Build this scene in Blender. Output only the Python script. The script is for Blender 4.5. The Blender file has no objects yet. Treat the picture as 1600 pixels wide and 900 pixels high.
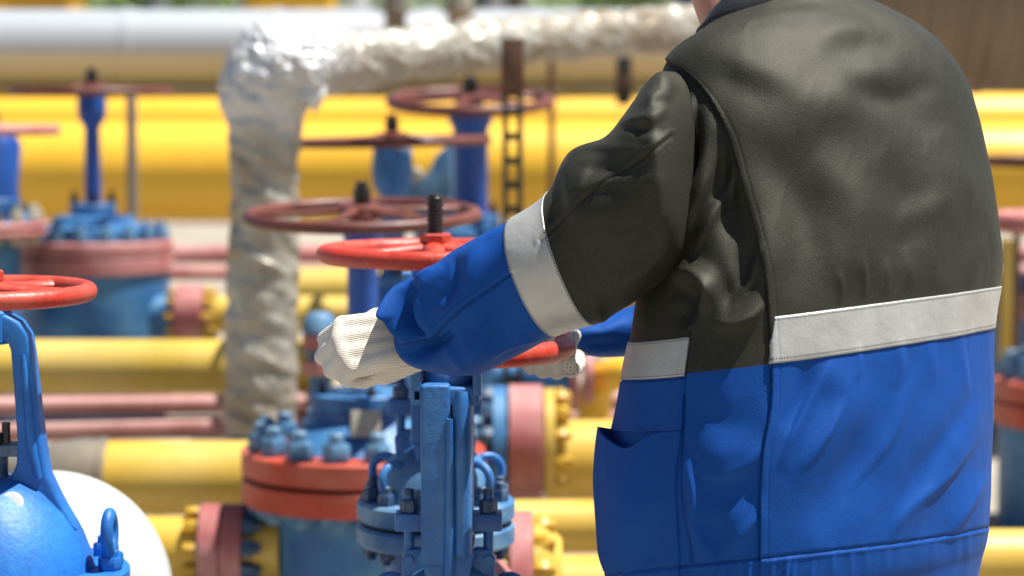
import bpy, bmesh, math, random
import numpy as np
from mathutils import Vector, Matrix, Euler

# ------------------------------------------------------------------ camera, sky, sun, exposure
SC = bpy.context.scene
COL = SC.collection
F = 85 / 36 * 1600                      # focal length in photo pixels
CAMZ = 1.45
PITCH = math.atan(300 / F)              # horizon at row 150 of the 900
cam_d = bpy.data.cameras.new("camera")
cam = bpy.data.objects.new("camera", cam_d)
COL.objects.link(cam)
cam.location = (0, 0, CAMZ)
cam.rotation_euler = (math.pi / 2 - PITCH, 0, 0)
cam_d.lens = 85
cam_d.sensor_width = 36
cam_d.clip_end = 500
cam_d.clip_start = 0.05
cam_d.dof.use_dof = True
cam_d.dof.focus_distance = 3.75
cam_d.dof.aperture_fstop = 2.9
SC.camera = cam

SUN_EL, SUN_AZ = math.radians(69), math.radians(95)     # azimuth from +Y towards +X
sd = Vector((math.cos(SUN_EL) * math.sin(SUN_AZ), math.cos(SUN_EL) * math.cos(SUN_AZ), math.sin(SUN_EL)))
world = bpy.data.worlds.new("World")
SC.world = world
world.use_nodes = True
wn = world.node_tree
bg = wn.nodes["Background"]
sky = wn.nodes.new("ShaderNodeTexSky")
sky.sky_type = 'NISHITA'
sky.sun_disc = False
sky.sun_elevation = SUN_EL
sky.sun_rotation = SUN_AZ
wn.links.new(sky.outputs[0], bg.inputs[0])
bg.inputs[1].default_value = 0.05
sun_d = bpy.data.lights.new("sun", 'SUN')
sun_d.energy = 5.0
sun_d.angle = math.radians(0.55)
sun_d.color = (1.0, 0.955, 0.88)
sun = bpy.data.objects.new("sun", sun_d)
COL.objects.link(sun)
sun.rotation_euler = sd.to_track_quat('Z', 'Y').to_euler()
sun.location = (4, -3, 8)
SC.view_settings.view_transform = 'Standard'
SC.view_settings.look = 'None'
SC.view_settings.exposure = 0.90
SC.view_settings.gamma = 1
SC.view_settings.use_curve_mapping = False
SC.render.engine = 'CYCLES'
SC.cycles.use_denoising = True
SC.cycles.max_bounces = 6

# ------------------------------------------------------------------ helpers
CP, SP = math.cos(PITCH), math.sin(PITCH)
PI = math.pi

def P(px, py, Y):
    """world point at depth Y seen at photo pixel (px, py)"""
    xr, yr = (px - 800) / F, -(py - 450) / F
    t = Y / (CP + yr * SP)
    return Vector((xr * t, Y, CAMZ + t * (-SP + yr * CP)))

def proj(A):
    """numpy points (...,3) -> photo pixels"""
    A = np.asarray(A, float)
    x, y, z = A[..., 0], A[..., 1], A[..., 2] - CAMZ
    dep = y * CP - z * SP
    up = y * SP + z * CP
    return 800 + F * x / dep, 450 - F * up / dep

def pxm(Y):
    return Y / F                                        # metres per photo pixel at depth Y

def setp(o, label=None, cat=None, group=None, kind=None):
    if label: o["label"] = label
    if cat: o["category"] = cat
    if group: o["group"] = group
    if kind: o["kind"] = kind
    return o

def empty(name, loc, rz=0.0, label=None, cat=None, group=None, tilt=(0, 0)):
    o = bpy.data.objects.new(name, None)
    o.empty_display_size = 0.1
    COL.objects.link(o)
    o.location = loc
    o.rotation_euler = (tilt[0], tilt[1], rz)
    return setp(o, label, cat, group)

def link(name, me, mat, parent=None):
    o = bpy.data.objects.new(name, me)
    if mat is not None and len(me.materials) == 0:
        me.materials.append(mat)
    COL.objects.link(o)
    if parent is not None:
        o.parent = parent
    return o

def copy_child(src, parent, loc=None, rz=None):
    c = src.copy()
    COL.objects.link(c)
    c.parent = parent
    if loc is not None: c.location = loc
    if rz is not None: c.rotation_euler = (0, 0, rz)
    return c

class MB:
    def __init__(s):
        s.v, s.f = [], []
    def add(s, vs, fs, M=None):
        b = len(s.v)
        if M is not None:
            vs = [M @ Vector(v) for v in vs]
        s.v += [tuple(v) for v in vs]
        s.f += [tuple(b + i for i in f) for f in fs]
        return s
    def lathe(s, prof, seg=32, M=None):
        vs, fs, rings = [], [], []
        for r, z in prof:
            if r < 1e-6:
                rings.append([len(vs)]); vs.append((0, 0, z))
            else:
                rings.append(list(range(len(vs), len(vs) + seg)))
                vs += [(r * math.cos(2 * PI * k / seg), r * math.sin(2 * PI * k / seg), z) for k in range(seg)]
        for a, b in zip(rings, rings[1:]):
            for k in range(seg):
                k2 = (k + 1) % seg
                if len(a) == 1 and len(b) == 1: continue
                if len(a) == 1: fs.append((a[0], b[k2], b[k]))
                elif len(b) == 1: fs.append((a[k], a[k2], b[0]))
                else: fs.append((a[k], a[k2], b[k2], b[k]))
        return s.add(vs, fs, M)
    def cyl(s, r, z0, z1, seg=24, M=None, bev=0.0):
        b = min(bev, r * .5, abs(z1 - z0) * .5)
        if b > 0:
            return s.lathe([(0, z0), (r - b, z0), (r, z0 + b), (r, z1 - b), (r - b, z1), (0, z1)], seg, M)
        return s.lathe([(0, z0), (r, z0), (r, z1), (0, z1)], seg, M)
    def ring(s, r0, r1, z0, z1, seg=40, M=None, bev=.003):
        b = bev
        return s.lathe([(r0, z0), (r1 - b, z0), (r1, z0 + b), (r1, z1 - b), (r1 - b, z1), (r0, z1), (r0, z0)], seg, M)
    def hexa(s, r, z0, z1, M=None, ch=.15):
        c = (z1 - z0) * ch
        return s.lathe([(0, z0), (r * .9, z0), (r, z0 + c), (r, z1 - c), (r * .9, z1), (0, z1)], 6, M)
    def torus(s, R, r, n=72, m=16, M=None, sq=1.0):
        vs, fs = [], []
        for i in range(n):
            a = 2 * PI * i / n
            for j in range(m):
                b = 2 * PI * j / m
                rr = R + r * math.cos(b)
                vs.append((rr * math.cos(a), rr * math.sin(a), r * sq * math.sin(b)))
        for i in range(n):
            for j in range(m):
                i2, j2 = (i + 1) % n, (j + 1) % m
                fs.append((i * m + j, i2 * m + j, i2 * m + j2, i * m + j2))
        return s.add(vs, fs, M)
    def tube(s, pts, rad, seg=16, M=None, flat=None, closed=False, up=None):
        """swept tube; rad number or list; flat=(a,b) elliptical factors along (side, up)"""
        pts = [Vector(p) for p in pts]
        n = len(pts)
        rad = rad if hasattr(rad, '__len__') else [rad] * n
        vs, fs = [], []
        prev = None
        for i, p in enumerate(pts):
            if closed: t = (pts[(i + 1) % n] - pts[i - 1])
            else: t = pts[min(i + 1, n - 1)] - pts[max(i - 1, 0)]
            t.normalize()
            if prev is None:
                ref = Vector(up) if up else (Vector((0, 0, 1)) if abs(t.z) < .9 else Vector((1, 0, 0)))
                a = t.cross(ref).normalized()
            else:
                a = (prev - t * prev.dot(t)).normalized()
            prev = a
            b = a.cross(t).normalized()
            fa, fb = flat or (1, 1)
            for k in range(seg):
                an = 2 * PI * k / seg
                vs.append(p + a * (math.cos(an) * rad[i] * fa) + b * (math.sin(an) * rad[i] * fb))
        m = n if closed else n - 1
        for i in range(m):
            i2 = (i + 1) % n
            for k in range(seg):
                k2 = (k + 1) % seg
                fs.append((i * seg + k, i * seg + k2, i2 * seg + k2, i2 * seg + k))
        if not closed:
            fs.append(tuple(range(seg - 1, -1, -1)))
            fs.append(tuple((n - 1) * seg + k for k in range(seg)))
        return s.add(vs, fs, M)
    def box(s, size, M=None, bev=.002, seg=2):
        bm = bmesh.new()
        bmesh.ops.create_cube(bm, size=1)
        for v in bm.verts:
            v.co = Vector((v.co.x * size[0], v.co.y * size[1], v.co.z * size[2]))
        if bev > 0:
            bmesh.ops.bevel(bm, geom=bm.edges[:], offset=bev, segments=seg, affect='EDGES', profile=.6)
        bm.verts.index_update()
        s.add([v.co.copy() for v in bm.verts], [[v.index for v in f.verts] for f in bm.faces], M)
        bm.free()
        return s
    def prism(s, poly, t, M=None, bev=.003):
        """polygon in XZ extruded along Y by t (centred)"""
        bm = bmesh.new()
        a = [bm.verts.new((x, -t / 2, z)) for x, z in poly]
        f = bm.faces.new(a)
        r = bmesh.ops.extrude_face_region(bm, geom=[f])
        for e in r['geom']:
            if isinstance(e, bmesh.types.BMVert): e.co.y += t
        bmesh.ops.recalc_face_normals(bm, faces=bm.faces[:])
        if bev > 0:
            bmesh.ops.bevel(bm, geom=bm.edges[:], offset=bev, segments=2, affect='EDGES', profile=.6)
        bm.verts.index_update()
        s.add([v.co.copy() for v in bm.verts], [[v.index for v in f.verts] for f in bm.faces], M)
        bm.free()
        return s
    def mesh(s, name, angle=35):
        me = bpy.data.meshes.new(name)
        me.from_pydata(s.v, [], s.f)
        bm = bmesh.new(); bm.from_mesh(me)
        bmesh.ops.recalc_face_normals(bm, faces=bm.faces[:])
        bm.to_mesh(me); bm.free()
        me.shade_smooth()
        me.set_sharp_from_angle(angle=math.radians(angle))
        me.update()
        return me
    def build(s, name, mat, parent=None, angle=35):
        return link(name, s.mesh(name, angle), mat, parent)

T = Matrix.Translation
def RX(a): return Matrix.Rotation(a, 4, 'X')
def RY(a): return Matrix.Rotation(a, 4, 'Y')
def RZ(a): return Matrix.Rotation(a, 4, 'Z')
def S(x, y, z): return Matrix.Diagonal((x, y, z, 1))

# vectorised value noise
def hash3(i, j, k):
    h = (i * 374761393 + j * 668265263 + k * 2147483647 + 1274126177) & 0xFFFFFFFF
    h = ((h ^ (h >> 13)) * 1274126177) & 0xFFFFFFFF
    h = h ^ (h >> 16)
    return (h & 0xFFFF) / 65535.0 * 2 - 1
def vnoise(A):
    A = np.asarray(A, float)
    I = np.floor(A).astype(np.int64)
    f = A - I
    f = f * f * f * (f * (f * 6 - 15) + 10)
    out = 0
    for dx in (0, 1):
        for dy in (0, 1):
            for dz in (0, 1):
                w = (f[..., 0] if dx else 1 - f[..., 0]) * (f[..., 1] if dy else 1 - f[..., 1]) * (f[..., 2] if dz else 1 - f[..., 2])
                out = out + w * hash3(I[..., 0] + dx, I[..., 1] + dy, I[..., 2] + dz)
    return out
def fbm(A, octv=3):
    o, a = 0, 1.0
    A = np.asarray(A, float)
    for k in range(octv):
        o = o + a * vnoise(A + 17.3 * k); A = A * 2.03; a *= .5
    return o

# ------------------------------------------------------------------ materials
class NT:
    def __init__(s, name):
        s.m = bpy.data.materials.new(name); s.m.use_nodes = True
        s.t = s.m.node_tree; s.b = s.t.nodes["Principled BSDF"]
    def n(s, typ, **kw):
        x = s.t.nodes.new(typ)
        for k, v in kw.items():
            if k.startswith('i_'): x.inputs[k[2:].replace('_', ' ')].default_value = v
            else: setattr(x, k, v)
        return x
    def l(s, a, b): s.t.links.new(a, b)
    def coord(s, kind='Object'): return s.n('ShaderNodeTexCoord').outputs[kind]
    def noise(s, vec, scale, det=4, rough=.55, dist=0):
        x = s.n('ShaderNodeTexNoise'); x.inputs['Scale'].default_value = scale
        x.inputs['Detail'].default_value = det; x.inputs['Roughness'].default_value = rough
        x.inputs['Distortion'].default_value = dist
        s.l(vec, x.inputs['Vector']); return x.outputs['Fac']
    def ramp(s, fac, stops):
        r = s.n('ShaderNodeValToRGB'); e = r.color_ramp.elements
        while len(e) < len(stops): e.new(.5)
        for el, (p, c) in zip(e, stops):
            el.position = p; el.color = (c, c, c, 1) if not hasattr(c, '__len__') else (*c, 1)
        s.l(fac, r.inputs[0]); return r.outputs[0]
    def mix(s, fac, a, b, mode='MIX'):
        m = s.n('ShaderNodeMix', data_type='RGBA', blend_type=mode)
        for sock, v in ((m.inputs[0], fac), (m.inputs[6], a), (m.inputs[7], b)):
            if hasattr(v, 'is_output'): s.l(v, sock)
            elif hasattr(v, '__len__'): sock.default_value = (*v, 1)
            else: sock.default_value = v if sock == m.inputs[0] else (v, v, v, 1)
        return m.outputs[2]
    def math(s, op, a, b=0.0):
        m = s.n('ShaderNodeMath', operation=op)
        for i, v in enumerate((a, b)):
            if hasattr(v, 'is_output'): s.l(v, m.inputs[i])
            else: m.inputs[i].default_value = v
        return m.outputs[0]
    def map(s, vec, scale=(1, 1, 1), rot=(0, 0, 0)):
        m = s.n('ShaderNodeMapping'); m.inputs['Scale'].default_value = scale; m.inputs['Rotation'].default_value = rot
        s.l(vec, m.inputs['Vector']); return m.outputs[0]
    def attr(s, name): return s.n('ShaderNodeAttribute', attribute_name=name).outputs['Fac']
    def bump(s, h, dist=.001, strength=1.0, prev=None):
        b = s.n('ShaderNodeBump'); b.inputs['Distance'].default_value = dist; b.inputs['Strength'].default_value = strength
        s.l(h, b.inputs['Height'])
        if prev is not None: s.l(prev, b.inputs['Normal'])
        return b.outputs[0]
    def fin(s, col=None, rough=None, nor=None, **kw):
        for sock, v in (('Base Color', col), ('Roughness', rough), ('Normal', nor)):
            if v is None: continue
            if hasattr(v, 'is_output'): s.l(v, s.b.inputs[sock])
            elif hasattr(v, '__len__'): s.b.inputs[sock].default_value = (*v, 1)
            else: s.b.inputs[sock].default_value = v
        for k, v in kw.items(): s.b.inputs[k.replace('_', ' ')].default_value = v
        return s.m

def paint(name, col, rough=.42, fade=None, fade_amt=.5, chip=None, chip_at=.68, scale=9, bump=.0006, spec=.5, dirt=.35):
    k = NT(name); c = k.coord()
    dk = tuple(x * (1 - dirt) for x in col)
    base = k.mix(k.ramp(k.noise(c, scale, 5), [(.3, 0.), (.72, 1.)]), dk, col)
    if fade:
        base = k.mix(k.math('MULTIPLY', k.ramp(k.noise(c, scale * .6, 5, .6, .4), [(.42, 0.), (.62, 1.)]), fade_amt), base, fade)
    if chip:
        base = k.mix(k.ramp(k.noise(c, scale * 5, 6, .65), [(chip_at, 0.), (chip_at + .03, 1.)]), base, chip)
    nf = k.noise(c, scale * 12, 4, .6)
    rg = k.math('MULTIPLY_ADD', nf, .25); rg.node.inputs[2].default_value = rough - .1
    return k.fin(base, rg, k.bump(k.noise(c, scale * 7, 4), bump), Specular_IOR_Level=spec)

M = {}
M['blue'] = paint('blue_paint', (.022, .15, .47), .42, (.08, .27, .50), .4, (.08, .06, .05), .67, 14, .0012)
M['blue_bright'] = paint('bright_blue_paint', (.008, .15, .54), .50, (.02, .22, .58), .5, (.05, .06, .08), .75, 12, .0012)
M['blue_far'] = paint('weathered_blue_paint', (.022, .14, .38), .5, (.12, .31, .48), .6, None, scale=7)
M['blue_deep'] = paint('deep_blue_paint', (.010, .09, .42), .45)
M['blue_pale'] = paint('pale_blue_paint', (.05, .19, .42), .5, (.22, .36, .46), .5, (.12, .08, .06), .7, 12)
M['bolt'] = paint('blue_bolt_paint', (.02, .07, .17), .45, (.16, .24, .32), .5, (.05, .035, .03), .6, 40)
M['bolt_light'] = paint('light_blue_bolt_paint', (.06, .20, .38), .45, (.25, .38, .48), .6, None, scale=20)
M['bolt_dark'] = paint('dark_stud_steel', (.022, .02, .02), .45)
M['red'] = paint('red_paint', (.58, .042, .020), .42, (.52, .11, .07), .6, (.60, .40, .33), .66, 12, .0012)
M['red_flange'] = paint('red_flange_paint', (.55, .055, .02), .5, (.52, .17, .12), .75, None, scale=5)
M['pink'] = paint('faded_red_paint', (.42, .125, .12), .55, (.50, .28, .27), .7, (.4, .08, .06), .68, 6)
M['pink_pipe'] = paint('dull_pink_paint', (.36, .135, .115), .5, (.44, .24, .21), .6, None, scale=4)
M['maroon'] = paint('maroon_wheel_paint', (.12, .026, .02), .42, (.24, .085, .06), .55, (.06, .03, .03), .66, 9)
M['pinkwheel'] = paint('sun_faded_red_paint', (.48, .16, .15), .5, (.55, .3, .27), .6, None, scale=8)
M['yellow'] = paint('yellow_pipe_paint', (.64, .41, .05), .4, (.72, .55, .18), .4, None, scale=3, dirt=.22)
M['yellow_dull'] = paint('dull_yellow_paint', (.64, .44, .06), .45, (.6, .45, .16), .5, None, scale=4, dirt=.25)
M['yellow_orange'] = paint('orange_yellow_paint', (.82, .47, .035), .36, None, 0, None, scale=2, dirt=.1)
M['yellow_bolt'] = paint('yellow_bolt_paint', (.65, .38, .02), .4, (.3, .2, .05), .5, None, scale=25)
M['thread'] = paint('greasy_black_steel', (.018, .016, .016), .35)
M['gasket'] = paint('black_gasket', (.01, .01, .01), .8)
M['white'] = paint('white_gloss_paint', (.62, .64, .63), .3, None, 0, None, scale=3, dirt=.05, bump=.0003)
M['silver'] = NT('galvanised_cladding').fin((.46, .49, .52), .40, Metallic=.35)
M['steel_grey'] = paint('grey_steel', (.23, .22, .2), .5, (.3, .2, .12), .4, None, scale=8)
M['rust'] = paint('rusty_steel', (.10, .05, .03), .65, (.2, .09, .04), .6, None, scale=10)
M['dark_steel'] = paint('dark_green_steel', (.03, .035, .03), .6)
M['plate'] = paint('aluminium_plate', (.48, .46, .36), .4, (.25, .22, .18), .6, None, scale=30)
M['grey_cap'] = paint('grey_coating', (.17, .16, .14), .6, (.3, .22, .12), .5, None, scale=8)

def mk_cladding():
    k = NT('weathered_brown_wrap'); c = k.coord()
    s = k.noise(k.map(c, (14, 1.2, 1.2)), 3, 5, .6)
    col = k.mix(k.ramp(s, [(.3, 0.), (.7, 1.)]), (.16, .11, .065), (.27, .20, .12))
    return k.fin(col, .6, k.bump(s, .006), Metallic=.1)
M['brown_wrap'] = mk_cladding()

def mk_foil():
    k = NT('crumpled_foil_wrap'); c = k.coord()
    n = k.noise(c, 9, 6, .6, .6)
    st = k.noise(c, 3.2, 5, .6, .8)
    col = k.mix(k.ramp(n, [(.3, 0.), (.7, 1.)]), (.33, .305, .25), (.47, .455, .40))
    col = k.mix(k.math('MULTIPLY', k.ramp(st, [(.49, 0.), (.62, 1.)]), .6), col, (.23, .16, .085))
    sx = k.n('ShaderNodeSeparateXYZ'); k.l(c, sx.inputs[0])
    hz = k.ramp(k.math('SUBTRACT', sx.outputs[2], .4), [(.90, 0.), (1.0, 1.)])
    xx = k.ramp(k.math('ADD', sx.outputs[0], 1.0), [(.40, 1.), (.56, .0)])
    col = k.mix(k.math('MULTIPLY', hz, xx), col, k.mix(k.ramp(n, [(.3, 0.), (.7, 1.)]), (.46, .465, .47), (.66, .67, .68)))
    return k.fin(col, k.ramp(n, [(.2, .28), (.8, .5)]), k.bump(k.noise(k.map(c, (1, 1, 1.8), (.5, .6, 0)), 11, 4, .55, .5), .03, .7), Metallic=.3)
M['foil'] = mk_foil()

def mk_gravel():
    k = NT('gravel_ground'); c = k.coord()
    a = k.noise(c, 1.2, 6, .6); b = k.noise(c, 60, 3, .7)
    col = k.mix(k.ramp(a, [(.3, 0.), (.7, 1.)]), (.28, .25, .20), (.42, .385, .32))
    col = k.mix(k.ramp(b, [(.35, .0), (.65, 1.)]), k.mix(.5, col, (.2, .17, .14)), col)
    return k.fin(col, .9, k.bump(b, .01))
M['gravel'] = mk_gravel()

def mk_cloth(name, col, col2, rough, sheen, spec, grain=.5, wscale=1.0):
    k = NT(name); c = k.coord()
    g = k.noise(c, 900 * wscale, 2, .7)
    big = k.noise(c, 5, 4, .55)
    cc = k.mix(k.ramp(big, [(.3, 0.), (.7, 1.)]), col, col2)
    cc = k.mix(k.math('MULTIPLY', k.ramp(g, [(.35, 0.), (.7, 1.)]), grain), cc, tuple(min(1, x * 1.9 + .004) for x in col2))
    nb = k.bump(g, .0006, .8, k.bump(k.noise(c, 45, 5, .6), .0022, .5))
    rg = k.math('MULTIPLY_ADD', g, .2); rg.node.inputs[2].default_value = rough - .1
    return k.fin(cc, rg, nb, Sheen_Weight=sheen, Sheen_Roughness=.4, Specular_IOR_Level=spec)
M['olive'] = mk_cloth('dark_olive_twill', (.024, .025, .020), (.032, .033, .026), .5, .10, .55, .55)
M['royal'] = mk_cloth('royal_blue_twill', (.004, .046, .23), (.006, .058, .28), .5, .02, .35, .08)
M['navy'] = mk_cloth('navy_collar_cloth', (.008, .010, .016), (.010, .013, .02), .6, .05, .4, .2)

def mk_jacket():
    """olive above, royal blue below, cut along the 'cut' attribute; thin darker line on the seam"""
    k = NT('two_tone_jacket_twill'); c = k.coord()
    cut = k.attr('cut')
    up = k.ramp(k.math('ADD', k.math('MULTIPLY', cut, 80), .5), [(.48, 0.), (.52, 1.)])
    g = k.noise(c, 480, 2, .8)
    big = k.noise(c, 5, 4, .55)
    ol = k.mix(k.ramp(big, [(.3, 0.), (.7, 1.)]), (.0105, .0110, .0076), (.0135, .0140, .0096))
    ol = k.mix(k.ramp(g, [(.40, 0.), (.64, 1.)]), (.0045, .0045, .0035), k.mix(.5, ol, (.032, .032, .022)))
    bl = k.mix(k.ramp(big, [(.3, 0.), (.7, 1.)]), (.0035, .046, .235), (.0045, .056, .285))
    bl = k.mix(k.math('MULTIPLY', k.ramp(g, [(.35, 0.), (.7, 1.)]), .25), bl, (.012, .09, .38))
    cc = k.mix(up, bl, ol)
    seam = k.attr('seam')
    cc = k.mix(k.math('MULTIPLY', k.ramp(seam, [(.3, 0.), (.8, 1.)]), .5), cc, (.004, .006, .012))
    nb = k.bump(g, .0006, .85, k.bump(k.noise(c, 60, 4, .6), .0008, .5))
    rg = k.math('MULTIPLY_ADD', g, .2); rg.node.inputs[2].default_value = .53
    k.l(k.mix(up, (.2, .45, 1.), (1., .98, .80)), k.b.inputs['Sheen Tint'])
    k.l(k.mix(up, (.25, .5, 1.), (1., .99, .82)), k.b.inputs['Specular Tint'])
    return k.fin(cc, rg, nb, Sheen_Weight=.03, Sheen_Roughness=.35, Specular_IOR_Level=.44)
M['jacket'] = mk_jacket()

def mk_tape():
    k = NT('grey_reflective_tape'); c = k.coord()
    u, v = k.attr('tu'), k.attr('tv')
    col = k.mix(k.ramp(k.noise(c, 14, 5, .6), [(.3, 0.), (.7, 1.)]), (.38, .38, .365), (.47, .47, .45))
    col = k.mix(k.ramp(k.noise(c, 120, 3, .7), [(.70, 0.), (.74, .5)]), col, (.35, .33, .3))
    e = k.math('ABSOLUTE', k.math('SUBTRACT', k.math('ABSOLUTE', k.math('SUBTRACT', v, .5)), .435))
    line = k.math('LESS_THAN', e, .018)
    dash = k.math('GREATER_THAN', k.math('SINE', k.math('MULTIPLY', u, 1500)), -.35)
    col = k.mix(k.math('MULTIPLY', k.math('MULTIPLY', line, dash), .75), col, (.05, .05, .05))
    return k.fin(col, .45, k.bump(k.noise(c, 40, 5, .6), .003, .6), Specular_IOR_Level=.5, Metallic=.3)
M['tape'] = mk_tape()

def mk_glove():
    k = NT('knitted_cotton_glove'); c = k.coord()
    rib, palm = k.attr('rib'), k.attr('palm')
    w = k.math('SINE', k.math('MULTIPLY', k.math('ADD', rib, k.math('MULTIPLY', k.noise(c, 25, 3), .006)), 2 * PI / .0033))
    w01 = k.math('MULTIPLY_ADD', w, .5); w01.node.inputs[2].default_value = .5
    col = k.mix(k.ramp(k.noise(c, 22, 5, .6), [(.3, 0.), (.7, 1.)]), (.64, .58, .49), (.76, .72, .64))
    col = k.mix(k.ramp(w01, [(.0, 0.), (.45, 1.)]), (.58, .52, .43), col)
    vo = k.n('ShaderNodeTexVoronoi'); vo.inputs['Scale'].default_value = 165; vo.inputs['Randomness'].default_value = .35
    k.l(c, vo.inputs['Vector'])
    dot = k.math('MULTIPLY', k.math('LESS_THAN', vo.outputs['Distance'], .27), k.math('GREATER_THAN', palm, .5))
    col = k.mix(dot, col, (.02, .10, .2))
    h = k.math('ADD', w01, k.math('MULTIPLY', k.noise(c, 500, 2, .7), .5))
    return k.fin(col, .85, k.bump(h, .0006, .8), Sheen_Weight=.2, Specular_IOR_Level=.2)
M['glove'] = mk_glove()

def mk_skin():
    k = NT('sunburnt_skin'); c = k.coord()
    col = k.mix(k.ramp(k.noise(c, 30, 5, .6), [(.3, 0.), (.7, 1.)]), (.46, .20, .14), (.56, .28, .20))
    return k.fin(col, .5, k.bump(k.noise(c, 300, 4, .6), .0006), Subsurface_Weight=.12, Subsurface_Scale=.01)
M['skin'] = mk_skin()
M['hair'] = paint('short_brown_hair', (.05, .035, .025), .6, scale=60, bump=.004)
M['boot'] = paint('black_boot_leather', (.015, .014, .013), .45)
def mk_leaf():
    k = NT('leaf'); c = k.coord()
    col = k.mix(k.ramp(k.noise(c, 1.6, 3), [(.3, 0.), (.7, 1.)]), (.10, .18, .025), (.22, .32, .06))
    return k.fin(col, .5)
M['leaf'] = mk_leaf()
M['bark'] = paint('bark', (.12, .085, .06), .9, scale=12, bump=.01)
M['plaster'] = paint('pale_grey_plaster', (.55, .56, .56), .8, scale=3, dirt=.15)
M['glass'] = paint('window_glass', (.06, .08, .10), .1, scale=3)
M['cabin_yellow'] = paint('yellow_cabinet_paint', (.75, .42, .02), .45, scale=3, dirt=.15)
M['roof'] = paint('roof_sheet', (.25, .2, .17), .6, scale=4)

# ------------------------------------------------------------------ ground
g = MB()
g.add([(-150, -40, 0), (150, -40, 0), (150, 260, 0), (-150, 260, 0)], [(0, 1, 2, 3)])
setp(g.build('ground', M['gravel']), 'pale beige gravel ground of the gas yard', None, None, 'structure')

# ------------------------------------------------------------------ far background
rng = random.Random(7)
def leafy(name, px, Y, h, w, n, label, group, seed, trunk=True):
    r = random.Random(seed)
    x = P(px, 150, Y).x
    root = empty(name, (x, Y, 0), 0, label, 'tree' if trunk else 'bush', group)
    v, f = [], []
    cl = [(r.uniform(-w, w) * .7, r.uniform(-w, w) * .7, h * r.uniform(.35, .95), w * r.uniform(.25, .5)) for _ in range(16)]
    for _ in range(n):
        cx, cy, cz, cr = r.choice(cl)
        d = Vector((r.gauss(0, 1), r.gauss(0, 1), r.gauss(0, .8))).normalized() * cr * r.uniform(.5, 1.1)
        p = Vector((cx, cy, max(.1, cz))) + d
        a = Vector((r.gauss(0, 1), r.gauss(0, 1), r.gauss(0, 1))).normalized()
        b = a.orthogonal().normalized()
        s = r.uniform(.05, .13)
        i = len(v)
        v += [p - a * s, p + b * s * .5, p + a * s, p - b * s * .5]
        f.append((i, i + 1, i + 2, i + 3))
    me = bpy.data.meshes.new('crown'); me.from_pydata([tuple(q) for q in v], [], f)
    link('crown', me, M['leaf'], root)
    t = MB()
    t.tube([(0, 0, 0), (.05, 0, h * .3), (-.03, .04, h * .6)], [w * .09, w * .06, w * .02], 10)
    for q in range(4):
        cx, cy, cz, cr = cl[q]
        t.tube([(.02, 0, h * .35), (cx * .5, cy * .5, (cz + h * .35) * .5), (cx, cy, cz)], [w * .04, w * .03, w * .01], 8)
    t.build('trunk', M['bark'], root)
leafy('tree', 60, 34, 5.0, 1.7, 2600, 'light green leafy tree at the far left above the silver pipe', 'trees beyond the yard', 1)
leafy('tree', 395, 36, 5.2, 1.6, 2600, 'light green leafy tree above the foil wrapped elbow', 'trees beyond the yard', 2)
leafy('tree', 970, 33, 4.6, 1.5, 2600, 'light green leafy tree just left of the worker collar', 'trees beyond the yard', 3)
leafy('tree', -120, 38, 5.5, 2.2, 2000, 'pale green tree partly past the left edge of the frame', 'trees beyond the yard', 4)
leafy('tree', 800, 42, 6.0, 2.4, 2400, 'dull green tree farthest back above the rusty post', 'trees beyond the yard', 5)

def building(px0, px1, Y, h, label):
    a, b = P(px0, 150, Y).x, P(px1, 150, Y).x
    w = b - a
    root = empty('yard_building', ((a + b) / 2, Y + 3, 0), 0, label, 'building', 'buildings behind the yard')
    MB().add([(-w / 2, -3, 0), (w / 2, -3, 0), (w / 2, 3, 0), (-w / 2, 3, 0), (-w / 2, -3, h), (w / 2, -3, h), (w / 2, 3, h), (-w / 2, 3, h)],
             [(0, 1, 5, 4), (1, 2, 6, 5), (2, 3, 7, 6), (3, 0, 4, 7)]).build('wall', M['plaster'], root)
    MB().box((w + .5, 6.5, .18), T((0, 0, h + .09)), .02).build('roof', M['roof'], root)
    n = max(2, int(w / 2.2))
    for k in range(n):
        x = -w / 2 + w * (k + .5) / n
        wd = MB().box((1.1, .08, 1.4), T((x, -3.03, h * .58)), .01).build('window', M['plaster'], root)
        MB().box((.96, .03, 1.26), T((x, -3.075, h * .58)), .004).build('pane', M['glass'], wd)
building(90, 560, 52, 5.2, 'pale grey flat roofed building far behind the silver pipe')
building(640, 1180, 56, 5.6, 'pale grey long building far behind the worker head')

def cabinet(px, Y, w, h, label):
    x = P(px, 150, Y).x
    root = empty('gas_cabinet', (x, Y, 0), 0, label, 'cabinet', 'yellow cabinets behind the pipes')
    MB().box((w, w * .7, h - .12), T((0, 0, (h - .12) / 2 + .1)), .03).build('cabinet_body', M['cabin_yellow'], root)
    for s in (-1, 1):
        d = MB().box((w * .46, .03, h * .84), T((s * w * .24, -w * .35 - .016, h * .5)), .01).build('cabinet_door', M['cabin_yellow'], root)
        MB().tube([(s * w * .05, -w * .35 - .06, h * .45), (s * w * .05, -w * .35 - .06, h * .55)], .015, 8).build('handle', M['dark_steel'], d)
    MB().box((w * 1.08, w * .8, .06), T((0, 0, h + .02)), .01).build('roof', M['cabin_yellow'], root)
cabinet(455, 28, 1.0, 2.75, 'yellow steel cabinet behind the foil wrapped elbow')
cabinet(20, 29, 1.6, 2.7, 'yellow steel cabinet at the far left behind the silver pipe')

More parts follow.
